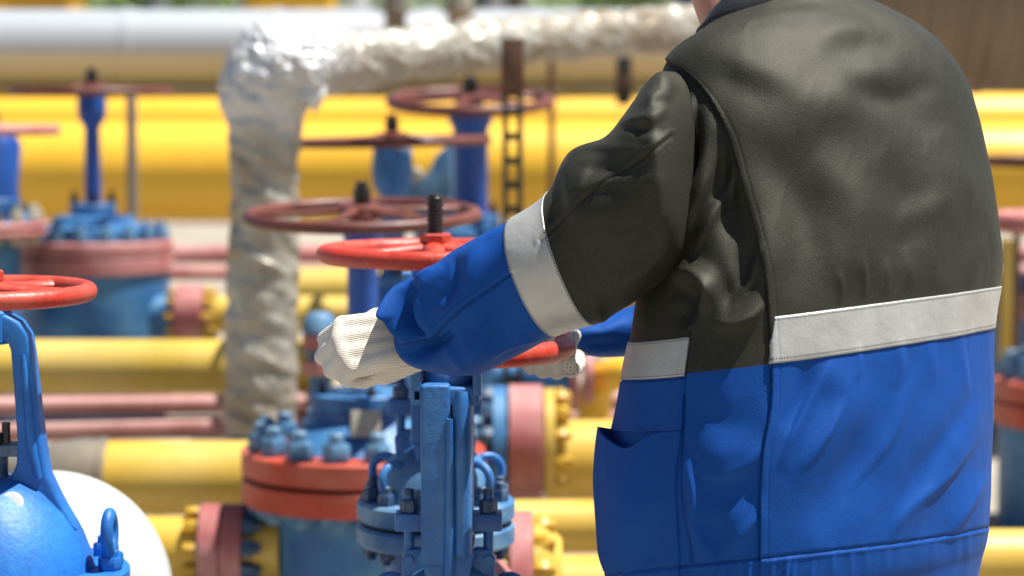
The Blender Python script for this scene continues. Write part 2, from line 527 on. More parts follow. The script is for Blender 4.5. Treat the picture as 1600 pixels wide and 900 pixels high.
# ------------------------------------------------------------------ pipes
def hpipe(name, label, cat, x0, x1, py0, py1, Y0, Y1, mat, group=None, wall=True, seg=48):
    """straight pipe between two photo columns; py0/py1 = (top,bottom) rows at each end"""
    a = P(x0, sum(py0) / 2, Y0); b = P(x1, sum(py1) / 2, Y1)
    ra, rb = (py0[1] - py0[0]) / 2 * pxm(Y0), (py1[1] - py1[0]) / 2 * pxm(Y1)
    r = (ra + rb) / 2
    d = b - a
    Mx = T(a) @ d.to_track_quat('Z', 'Y').to_matrix().to_4x4()
    o = MB().cyl(r, 0, d.length, seg, Mx, .004).build(name, mat, None, 40)
    setp(o, label, cat, group)
    return o, Mx, r, d.length

def band(o, name, Mx, r, z, w, mat, extra=.006):
    return MB().ring(r * .98, r + extra, z - w / 2, z + w / 2, 48, Mx).build(name, mat, o)

o, Mx, r, L = hpipe('silver_pipe', 'wide silver clad pipe running across the top left behind everything', 'pipe', -400, 1240, (16, 140), (14, 141), 14, 14, M['silver'], 'clad pipes', seg=64)
for k in range(7):
    band(o, 'cladding_seam', Mx, r, L * (k + .62) / 7.1, .06, M['silver'], .008)
for px, w, lab in ((618, 34, 'grey vent pipe rising above the silver pipe, left of two'), (718, 40, 'paler vent pipe rising above the silver pipe, right of two')):
    b = P(px, 70, 13.55)
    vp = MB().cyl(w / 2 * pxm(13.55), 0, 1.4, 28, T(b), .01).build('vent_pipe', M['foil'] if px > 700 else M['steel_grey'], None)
    setp(vp, lab, 'pipe', 'vent pipes')
    MB().ring(w / 2 * pxm(13.55) - .002, w / 2 * pxm(13.55) + .03, .18, .21, 28, T(b)).build('flange', M['steel_grey'], vp)

o, Mx, r, L = hpipe('brown_wrapped_pipe', 'thick brown wrapped pipe above the worker right shoulder at top right', 'pipe', 1230, 2050, (-190, 143), (-190, 143), 10, 10, M['brown_wrap'], 'clad pipes', seg=72)
for k in range(4):
    band(o, 'wrap_seam', Mx, r, L * (k + .45) / 4, .03, M['brown_wrap'], .006)

o, Mx, r, L = hpipe('yellow_main', 'fat orange yellow pipe across the background, lower of the two big ones', 'pipe', -400, 2200, (190, 346), (190, 346), 13, 13, M['yellow_orange'], 'big yellow pipes', seg=72)
for k in (.31, .72): band(o, 'weld', Mx, r, L * k, .02, M['yellow_orange'], .004)
o, Mx, r, L = hpipe('yellow_main', 'fat orange yellow pipe just below the silver pipe, upper of the two big ones', 'pipe', -400, 2200, (143, 262), (143, 262), 13.9, 13.9, M['yellow_orange'], 'big yellow pipes', seg=72)
for k in (.25, .66): band(o, 'weld', Mx, r, L * k, .02, M['yellow_orange'], .004)

for (a, b, Y, lab) in (((384, 412), (384, 412), 11.2, 'faded red thin pipe behind the foil wrapped riser, upper of the far pair'),
                       ((416, 438), (416, 438), 11, 'faded red thin pipe behind the foil wrapped riser, lower of the far pair')):
    hpipe('thin_red_pipe', lab, 'pipe', -300, 2000, a, b, Y, Y, M['pinkwheel'], 'thin faded red pipes', seg=24)
hpipe('yellow_pipe', 'short dull yellow pipe right of the foil riser under the brown wheel', 'pipe', 395, 1500, (418, 490), (418, 490), 10.2, 10.2, M['yellow_dull'], 'yellow pipes')
hpipe('yellow_pipe', 'dull yellow pipe at mid height left of the foil riser', 'pipe', -300, 520, (530, 616), (530, 616), 8.4, 8.4, M['yellow_dull'], 'yellow pipes')
for (a, b, lab) in (((619, 655), (609, 634), 'dull pink pipe below the left yellow pipe, upper of the near pair'),
                    ((656, 702), (632, 657), 'dull pink pipe below the left yellow pipe, lower of the near pair')):
    hpipe('pink_pipe', lab, 'pipe', -200, 1250, a, b, 7.7, 9.0, M['pink_pipe'], 'thin faded red pipes', seg=28)

o, Mx, r, L = hpipe('yellow_pipe', 'shiny yellow pipe with a grey coated left end beside the red flanges', 'pipe', 160, 640, (688, 806), (688, 806), 6.9, 6.9, M['yellow'], 'yellow pipes')
MB().lathe([(r + .006, .0), (r + .008, -.05), (r * .96, -.14), (r * .8, -.2), (r * .78, -.9), (0, -.9)], 40, Mx).build('coated_end', M['grey_cap'], o)
MB().ring(r * .97, r + .01, -.004, .02, 40, Mx).build('collar', M['grey_cap'], o)

def bolt_mesh(r, h, top, bot, name='bolt'):
    """stud with hex nut above z=0 (flange top) and below z=-h"""
    m = MB()
    m.cyl(r * .55, -h - bot, top, 12, None, r * .1)
    m.hexa(r, 0, top * .62)
    m.hexa(r, -h - bot * .66, -h)
    return m.mesh(name)

def bolts(root, n, R, ztop, me, mat, Mx=None, ph=0.0, name='bolt'):
    for k in range(n):
        a = 2 * PI * (k + ph) / n
        L4 = (Mx or Matrix.Identity(4)) @ T((R * math.cos(a), R * math.sin(a), ztop)) @ RZ(a)
        o = link(name, me, mat, root)
        o.matrix_local = L4
    return

def flange_joint(root, Mx, r, parts, matb, n=8, rb=.011, R=None, th=.03):
    """pair of flanges along local z, starting at 0. parts = list of (name, mat)"""
    z = 0
    for nm, mt in parts:
        MB().ring(r * .45, r, z, z + th, 44, Mx).build(nm, mt, root)
        z += th + .004
    me = bolt_mesh(rb, z - .004, rb * 2.2, rb * 2.0)
    bolts(root, n, R or r * .8, z - .004, me, matb, Mx, .5)

# lower left yellow pipe with faded red flange, runs into the big blue valve
o, Mx, r, L = hpipe('yellow_pipe', 'low yellow pipe with faded red flange running into the big blue valve', 'pipe', -100, 440, (806, 906), (806, 906), 6.2, 6.2, M['yellow'], 'yellow pipes')
ux = pxm(6.2)
fx = P(315, 856, 6.2)
MF = T(fx) @ RY(PI / 2)
for (z0, nm, mt) in ((0, 'flange', M['pink']), (.0575, 'flange', M['pink'])):
    MB().ring(r * 1.01, 70 * ux, z0, z0 + .055, 48, MF).build(nm, mt, o)
me = bolt_mesh(.024, .1125, .05, .001)
bolts(o, 10, 58 * ux, .1125, me, M['bolt'], MF, .25)
meY = MB().hexa(.018, 0, .035).mesh('nut')
bolts(o, 10, 58 * ux, -.036, meY, M['yellow_bolt'], MF, .25, 'nut')

# right hand pipes behind the held valve
o, Mx, r, L = hpipe('yellow_pipe', 'yellow pipe leaving a tall faded red flange right of the held valve', 'pipe', 852, 1500, (656, 782), (650, 776), 7.0, 7.0, M['yellow'], 'yellow pipes')
ux = pxm(7.0)
MF = T(P(795, 690, 7.0)) @ RY(PI / 2)
MB().ring(.03, 90 * ux, 0, 53 * ux, 52, MF).build('flange', M['pink'], o)
MB().ring(.03, 84 * ux, 55 * ux, 72 * ux, 52, MF).build('weld_neck', M['yellow_dull'], o)
MB().ring(60 * ux, 67 * ux, 0, 20 * ux, 44, MF @ T((0, 0, 72.5 * ux)), .01).build('weld_neck', M['yellow_dull'], o)
bolts(o, 12, 74 * ux, 73 * ux, bolt_mesh(.021, 73 * ux, .045, .04), M['yellow_bolt'], MF, .5)
hpipe('yellow_pipe', 'pale yellow pipe low on the right under the tall faded red flange', 'pipe', 700, 1500, (781, 866), (778, 862), 6.6, 6.6, M['yellow'], 'yellow pipes')
o, Mx, r, L = hpipe('yellow_pipe', 'lowest yellow pipe on the right with yellow bolted red flange beside the blue flanged valve', 'pipe', 838, 1400, (866, 985), (866, 985), 5.9, 5.9, M['yellow'], 'yellow pipes')
ux = pxm(5.9)
MF = T(P(796, 905, 5.9)) @ RY(PI / 2)
MB().ring(.03, 108 * ux, 0, 36 * ux, 52, MF).build('flange', M['pink'], o)
MB().lathe([(60 * ux, 0), (96 * ux, .0), (96 * ux, .02), (64 * ux, .07), (60 * ux, .07)], 44, MF @ T((0, 0, 38 * ux))).build('weld_neck', M['yellow_dull'], o)
bolts(o, 12, 88 * ux, 40 * ux, bolt_mesh(.024, 42 * ux, .05, .04), M['yellow_bolt'], MF, .3)
o, Mx, r, L = hpipe('yellow_pipe', 'yellow pipe across the bottom right corner past the worker back', 'pipe', 1380, 2100, (826, 930), (826, 930), 6.5, 6.5, M['yellow'], 'yellow pipes')
# yellow elbow by the right glove
e = MB()
pc = [P(1250, 585, 8.0), P(1000, 585, 8.0), P(965, 583, 8.0), P(945, 590, 8.05), P(932, 610, 8.1), P(928, 640, 8.1), P(928, 760, 8.1)]
e.tube(pc, [.056, .056, .058, .058, .058, .056, .056], 24)
ey = setp(e.build('yellow_elbow_pipe', M['yellow_orange'], None, 60), 'small orange yellow elbow pipe just right of the far glove', 'pipe', 'yellow pipes')
MB().ring(.03, .09, 0, .03, 36, T(P(912, 588, 8.0)) @ RY(PI / 2)).build('flange', M['pink'], ey)
MB().ring(.03, .09, 0, .03, 36, T(P(890, 588, 8.0)) @ RY(PI / 2)).build('flange', M['pink'], ey)
MB().cyl(.05, -.25, .0, 28, T(P(890, 588, 8.0)) @ RY(PI / 2)).build('stub', M['blue_far'], ey)

o, Mx, r, L = hpipe('yellow_pipe', 'short yellow pipe with faded red flange between far left valve and foil riser', 'pipe', 330, 700, (462, 520), (462, 520), 9.3, 9.3, M['yellow_dull'], 'yellow pipes')
ux = pxm(9.3)
MF = T(P(276, 491, 9.3)) @ RY(PI / 2)
MB().ring(.03, 46 * ux, 0, 44 * ux, 44, MF).build('flange', M['pink'], o)
MB().cyl(30 * ux, -60 * ux, -.002, 28, MF).build('stub', M['blue_far'], o)
bolts(o, 10, 37 * ux, 44.2 * ux, bolt_mesh(.017, 45 * ux, .05, .03), M['yellow_bolt'], MF, .5)

# thin posts
def post(name, label, cat, px, py0, py1, Y, w, mat, group=None):
    a, b = P(px, py0, Y), P(px, py1, Y)
    o = MB().cyl(w / 2 * pxm(Y), 0, a.z - b.z, 16, T((a.x, Y, b.z)), .003).build(name, mat)
    return setp(o, label, cat, group)
post('thin_post', 'thin grey post beside the blue column of the far left valve', 'post', 205, 150, 600, 10.8, 17, M['steel_grey'], 'thin posts')
post('thin_post', 'thin brown post left of the worker raised shoulder', 'post', 862, 95, 560, 12, 11, M['rust'], 'thin posts')
post('thin_post', 'dark thin post at the right edge under the faded red wheel', 'post', 1589, 362, 640, 9.2, 13, M['rust'], 'thin posts')
post('yellow_riser', 'upright yellow pipe at the right edge under the faded red wheel', 'pipe', 1576, 372, 640, 9.6, 26, M['yellow'], 'yellow pipes')
hb = empty('pipe_hanger', P(975, 88, 11.5), 0, 'dark steel pipe hanger below the foil wrapped pipe near the worker shoulder', 'hanger')
ux = pxm(11.5)
MB().box((24 * ux, .03, 75 * ux), T((0, 0, -38 * ux)), .004).build('hanger_plate', M['dark_steel'], hb)
MB().box((14 * ux, .02, 24 * ux), T((0, -.03, -42 * ux)), .003).build('clamp', M['rust'], hb)

# perforated rusty support post
ux = pxm(7.9)
pb = P(801, 700, 7.9)
sp = empty('perforated_post', (pb.x, 7.9, 0), 0, 'rusty perforated steel post holding up the foil wrapped pipe', 'post')
zt, zb = P(801, 62, 7.9).z, 0.0
rails = MB()
for sx in (-11.5, 11.5):
    rails.box((9 * ux, .03, zt - zb), T((sx * ux, 0, (zt + zb) / 2)), .002)
rails.build('rail', M['dark_steel'], sp)
z = P(801, 175, 7.9).z
rung = MB().box((16 * ux, .022, 12 * ux), None, .002).mesh('rung')
while z > 0.05:
    link('rung', rung, M['dark_steel'], sp).location = (0, .002, z); z -= 38 * ux
MB().box((36 * ux, .04, P(801, 60, 7.9).z - P(801, 150, 7.9).z), T((0, -.004, (P(801, 60, 7.9).z + P(801, 150, 7.9).z) / 2)), .003).build('head_plate', M['rust'], sp)

# ------------------------------------------------------------------ foil wrapped riser with elbow
def smooth_path(ctrl, n):
    """Catmull-Rom through control tuples"""
    A = np.array(ctrl, float); m = len(A) - 1
    out = []
    for i in range(n):
        t = i / (n - 1) * m; k = min(int(t), m - 1); u = t - k
        p0, p1, p2, p3 = A[max(k - 1, 0)], A[k], A[k + 1], A[min(k + 2, m)]
        out.append(.5 * (2 * p1 + (p2 - p0) * u + (2 * p0 - 5 * p1 + 4 * p2 - p3) * u * u + (3 * p1 - p0 - 3 * p2 + p3) * u ** 3))
    return np.array(out)

def grid_normals(G, wrap_u=True):
    du = np.roll(G, -1, 1) - np.roll(G, 1, 1) if wrap_u else np.gradient(G, axis=1)
    dv = np.gradient(G, axis=0)
    N = np.cross(du, dv)
    return N / (np.linalg.norm(N, axis=-1, keepdims=True) + 1e-12)

def grid_mesh(name, G, wrap_u=True, attrs=None, caps=False):
    nv, nu = G.shape[:2]
    me = bpy.data.meshes.new(name)
    V = G.reshape(-1, 3)
    i = np.arange(nv - 1)[:, None]; j = np.arange(nu if wrap_u else nu - 1)[None, :]
    j2 = (j + 1) % nu
    Q = np.stack([i * nu + j + 0 * j2, i * nu + j2, (i + 1) * nu + j2, (i + 1) * nu + j + 0 * j2], -1).reshape(-1, 4)
    me.vertices.add(len(V)); me.vertices.foreach_set('co', V.astype(np.float32).ravel())
    me.loops.add(Q.size); me.loops.foreach_set('vertex_index', Q.astype(np.int32).ravel())
    me.polygons.add(len(Q)); me.polygons.foreach_set('loop_start', (np.arange(len(Q)) * 4).astype(np.int32))
    me.polygons.foreach_set('use_smooth', np.ones(len(Q), bool))
    me.update(calc_edges=True)
    for k, a in (attrs or {}).items():
        at = me.attributes.new(k, 'FLOAT', 'POINT'); at.data.foreach_set('value', a.astype(np.float32).ravel())
    me.validate()
    return me

def tube_grid(path, rad, nu=96):
    path = np.asarray(path)
    t = np.gradient(path, axis=0); t /= np.linalg.norm(t, axis=1, keepdims=True)
    G = np.zeros((len(path), nu, 3)); prev = None
    th = np.linspace(0, 2 * PI, nu, endpoint=False)
    for i in range(len(path)):
        if prev is None:
            a = np.cross(t[i], [0, 1, 0])
        else:
            a = prev - t[i] * prev.dot(t[i])
        a /= np.linalg.norm(a); prev = a
        b = np.cross(t[i], a)
        G[i] = path[i] + rad[i] * (np.cos(th)[:, None] * a + np.sin(th)[:, None] * b)
    return G

u75 = pxm(7.5)
ctrl = []
for px, py, Y, r in ((412, 900, 7.5, 56), (411, 780, 7.5, 56), (410, 640, 7.5, 57), (410, 500, 7.5, 56), (413, 380, 7.5, 55), (414, 280, 7.5, 53),
                     (413, 200, 7.5, 57), (412, 152, 7.5, 68), (424, 116, 7.5, 76), (462, 102, 7.52, 68), (510, 97, 7.6, 54), (560, 92, 7.75, 48), (640, 85, 7.95, 47),
                     (720, 75, 8.15, 47), (800, 66, 8.35, 45), (900, 57, 8.65, 44), (1000, 48, 8.95, 43), (1100, 40, 9.3, 42), (1210, 32, 9.7, 41), (1300, 20, 10.6, 41)):
    q = P(px, py, Y); ctrl.append((q.x, q.y, q.z, r * u75 * (Y / 7.5 if px < 500 else 1.0) * (1.0 if px < 560 else 1.0)))
sp_ = smooth_path(ctrl, 620)
Gf = tube_grid(sp_[:, :3], sp_[:, 3], 140)
Nf = grid_normals(Gf)
Nf *= np.sign(((Gf - sp_[:, None, :3]) * Nf).sum(-1).mean())
elb = np.exp(-((np.arange(620) - 275) / 55.0) ** 2)[:, None]
A_ = np.stack([Gf[..., 0] * 7, Gf[..., 1] * 7, Gf[..., 2] * 7], -1)
n1 = fbm(A_, 4); n2 = fbm(A_ * 3.1 + 5, 3); n3 = fbm(np.stack([Gf[..., 0] * 4, Gf[..., 1] * 4, Gf[..., 2] * 19], -1), 3)
top_ = np.clip((np.arange(620) - 215) / 60.0, 0, 1)[:, None]
Ar = (Gf @ np.array([[.85, .2, .5], [-.2, .97, 0], [-.5, 0, .86]])) * np.array([6.0, 6.0, 15.0])
rdg = .35 - np.abs(fbm(Ar, 2))
n4 = fbm(Gf * np.array([3.0, 3.0, 2.2]) + 31, 2)
d_ = .004 * n4 + (.014 * rdg + .0010 * n2) * (1 - .5 * elb) + .003 * top_ * n1 + elb * (.020 * (np.abs(n2) - .25) + .012 * n1 + .006 * np.abs(fbm(A_ * 7, 2)))
for kk in (352, 375, 388, 420, 470):                          # tie straps pinch the wrap
    d_ -= .013 * np.exp(-((np.arange(620) - kk) / 4.5) ** 2)[:, None]
Gf = Gf + Nf * d_[..., None]
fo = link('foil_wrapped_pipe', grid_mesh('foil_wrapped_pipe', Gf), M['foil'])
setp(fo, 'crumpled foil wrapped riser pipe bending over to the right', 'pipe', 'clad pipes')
fl = MB()                                                      # torn flap of wrap under the elbow
tip = P(492, 178, 7.42); a0 = P(470, 120, 7.4); b0 = P(512, 118, 7.44); c0 = P(466, 150, 7.41)
fl.add([a0, b0, P(509, 150, 7.42), tip, P(480, 158, 7.39), c0, a0 + Vector((0, .02, 0)), b0 + Vector((0, .02, 0)), P(509, 150, 7.45), tip + Vector((0, .01, 0)), P(480, 158, 7.42), c0 + Vector((0, .02, 0))],
       [(0, 1, 2, 4, 5), (2, 3, 4), (6, 7, 8, 10, 11), (8, 9, 10), (2, 3, 9, 8), (3, 4, 10, 9), (4, 5, 11, 10), (1, 2, 8, 7), (5, 0, 6, 11)])
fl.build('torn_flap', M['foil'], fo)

# ------------------------------------------------------------------ valves
def handwheel(R, r, nsp=5, hub=.2, sag=.0, ph=0.0, curve=.25):
    m = MB()
    m.torus(R, r, 96, 18)
    hz = R * .05 + sag
    for k in range(nsp):
        a = 2 * PI * k / nsp + ph
        pts, rad = [], []
        for i in range(13):
            t = i / 12
            rr = R * hub * .7 + (R - R * hub * .7) * t
            an = a + curve * math.sin(t * PI) * .5
            z = hz * (1 - t) ** 1.5
            pts.append((rr * math.cos(an), rr * math.sin(an), z)); rad.append(r * (1.0 - .25 * math.sin(t * PI)))
        m.tube(pts, rad, 12, None, (1.15, .7), up=(0, 0, 1))
    h = R * hub
    m.lathe([(0, hz - h * .5), (h * .85, hz - h * .5), (h, hz - h * .35), (h * .95, hz + h * .15), (h * .7, hz + h * .28), (0, hz + h * .28)], 32)
    return m, hz + h * .28

def stem(r, z0, z1, threaded=True):
    m = MB(); prof = [(0, z0), (r * .8, z0)]
    z = z0
    p = r * .42
    while threaded and z < z1 - p:
        prof += [(r * .80, z), (r, z + p * .3), (r, z + p * .6), (r * .80, z + p * .9)]; z += p
    prof += [(r * .85, z1 - .002), (r * .7, z1), (0, z1)]
    return m.lathe(prof, 20)

def cast_valve(px, Y, py_wheel, Rw, label, rz=0.0, wheel_ph=0.0, blue='blue', k=1.0, stem_h=.10, yoke_rz=0.0, fl_mat='blue_pale', dome_mat='blue_pale'):
    """hand-operated gate valve, wheel at local z=0, everything hung below"""
    w = P(px, py_wheel, Y)
    root = empty('gate_valve', (w.x, Y, 0), rz, label, 'valve', 'gate valves with red handwheels')
    W = T((0, 0, w.z))
    B = M[blue]
    hw, top = handwheel(Rw, .0175 * k, 5, .17, .0, wheel_ph)
    hwo = link('handwheel', hw.mesh('handwheel', 45), M['red'], root); hwo.matrix_local = W
    n = MB().hexa(.030 * k, top, top + .018 * k)
    no = link('stem_nut', n.mesh('stem_nut'), M['red'], hwo)
    st = link('stem', stem(.0165 * k, -.30 * k, top + .018 * k + stem_h * .75).mesh('stem', 60), M['thread'], root); st.matrix_local = W
    # yoke head, legs with a rib, cross foot
    Y4 = W @ RZ(yoke_rz)
    yk = MB()
    yk.lathe([(.020, -.03), (.046, -.03), (.05, -.036), (.05, -.058), (.044, -.075), (.03, -.09), (.020, -.09)], 36)
    yk.box((.112, .15, .030), T((-.004, 0, -.075)), .006, 3)
    for s in (-1, 1):
        yk.box((.048, .040, .30), T((-.020, s * .062, -.205)), .006, 3)                       # broad column
        yk.tube([(.024, s * .070, -.067), (.024, s * .072, -.09), (.024, s * .074, -.2), (.024, s * .072, -.335)], [.012, .0165, .0165, .0165], 16, None, (1.0, 1.25), up=(0, 1, 0))
        yk.tube([(.004, s * .088, -.11), (.004, s * .088, -.25), (.002, s * .082, -.37)], [.006, .008, .010], 10)   # raised rib
        yk.prism([(-.046, -.33), (.044, -.33), (.026, -.42), (-.028, -.42)], .038, T((0, s * .058, 0)), .005)
    yk.box((.018, .05, .05), T((-.052, -.05, -.058)), .003)
    yk.box((.014, .06, .042), T((.048, -.05, -.053)), .003)
    yo = link('yoke', yk.mesh('yoke', 40), B, root); yo.matrix_local = Y4
    # gland with follower plate, eyebolts and hinge lugs
    gl = MB()
    gl.cyl(.034, -.335, -.268, 32, None, .004)
    gl.box((.178, .05, .030), T((0, -.012, -.291)), .004)
    go = link('gland', gl.mesh('gland'), M['blue'], root); go.matrix_local = Y4
    for s in (-1, 1):
        rod = MB()
        rod.cyl(.0085, -.36, -.245, 16, T((s * .066, -.02, 0)), .001)
        ro = link('eyebolt', rod.mesh('eyebolt'), M['blue'], root); ro.matrix_local = Y4
        nt = MB().hexa(.0155, -.275, -.254, T((s * .066, -.02, 0))).cyl(.0085, -.262, -.236, 14, T((s * .066, -.02, 0)), .001)
        link('nut', nt.mesh('nut'), M['bolt'], ro)
        lg = MB()
        lg.prism([(-.012 + s * .0, -.40), (.030, -.372), (.030, -.345), (.016, -.335), (-.004, -.335), (-.016, -.35)] if s < 0 else
                 [(.012, -.40), (.016, -.35), (.004, -.335), (-.016, -.335), (-.030, -.345), (-.030, -.372)], .03, T((s * .062, -.02, 0)), .004)
        lg.cyl(.0085, -.019, .019, 16, T((s * .066, -.02, -.353)) @ RX(PI / 2), .001)
        lo = link('hinge_lug', lg.mesh('hinge_lug'), M['blue'], root); lo.matrix_local = Y4
    # bonnet dome
    bn = MB()
    bn.lathe([(0, -.36), (.05, -.362), (.062, -.372), (.085, -.39), (.102, -.42), (.110, -.455), (.113, -.475), (0, -.475)], 56)
    bo = link('bonnet', bn.mesh('bonnet', 50), M[dome_mat], root); bo.matrix_local = W
    for a in (2.75, 3.9, .35, 5.6):
        lr = MB()
        Mr = T((.105 * math.cos(a), .105 * math.sin(a), -.425)) @ RZ(a) @ RX(PI / 2)
        lr.torus(.030, .0085, 36, 12, Mr)
        o = link('lifting_ring', lr.mesh('lifting_ring'), B, root); o.matrix_local = W
    # flange pair, gasket, bolts
    FR = .152
    for z0 in (-.511, -.558):
        f = MB().ring(.04, FR, z0 - .0, z0 + .040, 64, None, .006)
        o = link('bonnet_flange', f.mesh('bonnet_flange'), M[fl_mat], root); o.matrix_local = W
    gk = MB().cyl(FR * .93, -.5175, -.5115, 48)
    o = link('gasket', gk.mesh('gasket'), M['gasket'], root); o.matrix_local = W
    me = bolt_mesh(.0165, .084, .038, .028)
    bolts(root, 12, FR * .84, 0, me, M['bolt'], W @ T((0, 0, -.472)), .5)
    bd = MB()
    bd.lathe([(0, -.556), (.10, -.556), (.095, -.60), (.10, -.66), (.115, -.72), (.10, -.80), (0, -.84)], 48)
    bd.cyl(.085, -.2, .2, 40, T((0, 0, -.73)) @ RZ(1.45) @ RY(PI / 2), .004)
    o = link('body', bd.mesh('body', 50), B, root); o.matrix_local = W
    for s in (-1, 1):
        pf = MB().ring(.05, .14, 0, .03, 48, T((0, 0, -.73)) @ RZ(1.45) @ RY(PI / 2) @ T((0, 0, s * .2)))
        o = link('pipe_flange', pf.mesh('pipe_flange'), M['pink'], root); o.matrix_local = W
    ft = MB().cyl(.05, 0, w.z - .82, 20, None, .004).cyl(.12, 0, .03, 24, None, .004)
    link('foot', ft.mesh('foot'), M['steel_grey'], root)
    return root

cast_valve(701, 4.0, 541, 183 * pxm(4.0), 'blue gate valve whose red wheel the worker is gripping', wheel_ph=.35)
cast_valve(680, 4.6, 396, 172 * pxm(4.6), 'blue gate valve with bright red wheel and black threaded stem behind the worker forearm', wheel_ph=.9, rz=.0)

# left valve with arched yoke
def arch_valve(px, Y, py):
    w = P(px, py, Y); u = pxm(Y)
    root = empty('gate_valve', (w.x, Y, 0), 0, 'bright blue gate valve with red wheel cut by the left edge of the frame', 'valve', 'gate valves with red handwheels')
    W = T((0, 0, w.z))
    B = M['blue_bright']
    hw, top = handwheel(158 * u, 14.5 * u, 5, .2, .0, -.25)
    hwo = link('handwheel', hw.mesh('handwheel', 45), M['red'], root); hwo.matrix_local = W @ RX(math.radians(.6))
    link('stem_nut', MB().hexa(.03, top, top + .02).mesh('stem_nut'), M['red'], hwo)
    o = link('stem', stem(.017, -.34, top + .10).mesh('stem', 60), M['thread'], root); o.matrix_local = W
    yk = MB()
    # arch: band 55 px wide flaring to 70, swept as flat section
    out = [(-100, -330), (-96, -285), (-88, -230), (-80, -150), (-74, -90), (-70, -65), (-56, -44), (-36, -33), (0, -30), (36, -33), (56, -44), (70, -65), (74, -90), (80, -150), (88, -230), (96, -285), (113, -322), (143, -376)]
    inn = [(-60, -330), (-56, -285), (-52, -230), (-46, -150), (-42, -90), (-38, -78), (-26, -72), (-14, -71), (0, -71), (14, -71), (26, -72), (38, -78), (42, -90), (46, -150), (50, -230), (48, -268), (38, -292), (20, -300)]
    out[0] = (-143, -376); out[1] = (-113, -322); out.insert(2, (-96, -285)); inn[0] = (-20, -300); inn[1] = (-38, -292); inn.insert(2, (-48, -268))
    n = len(out); vs, fs = [], []
    for t in (-.5, .5):
        for (a, b) in zip(out, inn):
            vs += [(a[0] * u, t * 52 * u, a[1] * u), (b[0] * u, t * 52 * u, b[1] * u)]
    h = 2 * n
    for i in range(n - 1):
        a, b, c, d = 2 * i, 2 * i + 1, 2 * i + 3, 2 * i + 2
        fs += [(a, b, c, d), (h + a, h + d, h + c, h + b), (a, d, h + d, h + a), (b, h + b, h + c, c)]
    fs += [(0, h, h + 1, 1), (2 * n - 2, 2 * n - 1, h + 2 * n - 1, h + 2 * n - 2)]
    bm = bmesh.new()
    bv = [bm.verts.new(v) for v in vs]
    for f in fs: bm.faces.new([bv[i] for i in f])
    bmesh.ops.recalc_face_normals(bm, faces=bm.faces[:])
    ed = [e for e in bm.edges if e.calc_face_angle(0) > .9]
    bmesh.ops.bevel(bm, geom=ed, offset=.007, segments=3, affect='EDGES', profile=.55)
    bm.verts.index_update()
    yk.add([v.co.copy() for v in bm.verts], [[v.index for v in f.verts] for f in bm.faces]); bm.free()
    # raised edge rib on the outer side and the inner lip of the window
    for s in (-1, 1):
        yk.tube([(s * 62 * u, -27 * u, -95 * u), (s * 68 * u, -28 * u, -160 * u), (s * 73 * u, -28 * u, -235 * u), (s * 84 * u, -28 * u, -290 * u)], [.004, .007, .008, .006], 10)
    yk.cyl(40 * u, -.085, -.028, 32, None, .005)
    # added white disc imitates a see-through hole at the yoke foot
    o = link('yoke', yk.mesh('yoke', 40), B, root); o.matrix_local = W
    lg = MB()
    lg.torus(13 * u, 6 * u, 28, 10, T((50 * u, -74 * u, -322 * u)) @ RX(PI * .38))
    lg.cyl(11 * u, -.004, .004, 24, T((50 * u, -76 * u, -321 * u)) @ RX(PI * .38))
    o = link('white_hole_disc', lg.mesh('white_hole_disc'), M['white'], root); o.matrix_local = W
    gl = MB().cyl(30 * u, -.33, -.25, 28, None, .004).box((.12, .05, .02), T((0, 0, -.262)), .003)
    o = link('gland', gl.mesh('gland'), M['bolt'], root); o.matrix_local = W
    for s in (-1, 1):
        gb = MB().hexa(.013, -.25, -.232, T((s * 15 * u, -.02, 0))).cyl(.007, -.25, -.215, 12, T((s * 32 * u, -.02, 0)))
        o = link('gland_bolt', gb.mesh('gland_bolt'), M['bolt_dark'], root); o.matrix_local = W
    bn = MB().lathe([(0, -.306), (60 * u, -.312), (92 * u, -.332), (123 * u, -.366), (146 * u, -.405), (160 * u, -.446), (164 * u, -.462), (0, -.462)], 64)
    o = link('bonnet', bn.mesh('bonnet', 50), B, root); o.matrix_local = W
    FR = 218 * u
    for z0, z1 in ((-.505, -.462), (-.552, -.509)):
        o = link('bonnet_flange', MB().ring(.05, FR, z0, z1, 64, None, .006).mesh('bonnet_flange'), B, root); o.matrix_local = W
    me = bolt_mesh(.017, .09, .034, .03)
    for kx in range(14):
        a = 2 * PI * (kx + .3) / 14
        if a > 3.4 or a < .1: continue
        o = link('bolt', me, M['blue_bright'], root); o.matrix_local = W @ T((FR * .88 * math.cos(a), FR * .88 * math.sin(a), -.462))
    eb = MB()
    eb.hexa(.020, 0, .022).cyl(.014, .02, .034, 20, None, .002)
    eb.torus(.0225, .0105, 40, 14, T((0, 0, .062)) @ RZ(1.52) @ RX(PI / 2) @ S(1, 1.3, 1))
    o = link('eyebolt', eb.mesh('eyebolt'), B, root); o.matrix_local = W @ T((192 * u, -.02, -.462))
    bd = MB().lathe([(0, -.552), (150 * u, -.552), (140 * u, -.62), (150 * u, -.72), (110 * u, -.85), (0, -.86)], 48)
    bd.cyl(.10, -.26, .26, 40, T((0, 0, -.72)) @ RX(PI / 2), .004)
    o = link('body', bd.mesh('body', 50), B, root); o.matrix_local = W
    link('foot', MB().cyl(.05, 0, w.z - .84, 20, None, .004).cyl(.12, 0, .03, 24, None, .004).mesh('foot'), M['steel_grey'], root)
arch_valve(-22, 4.0, 457)

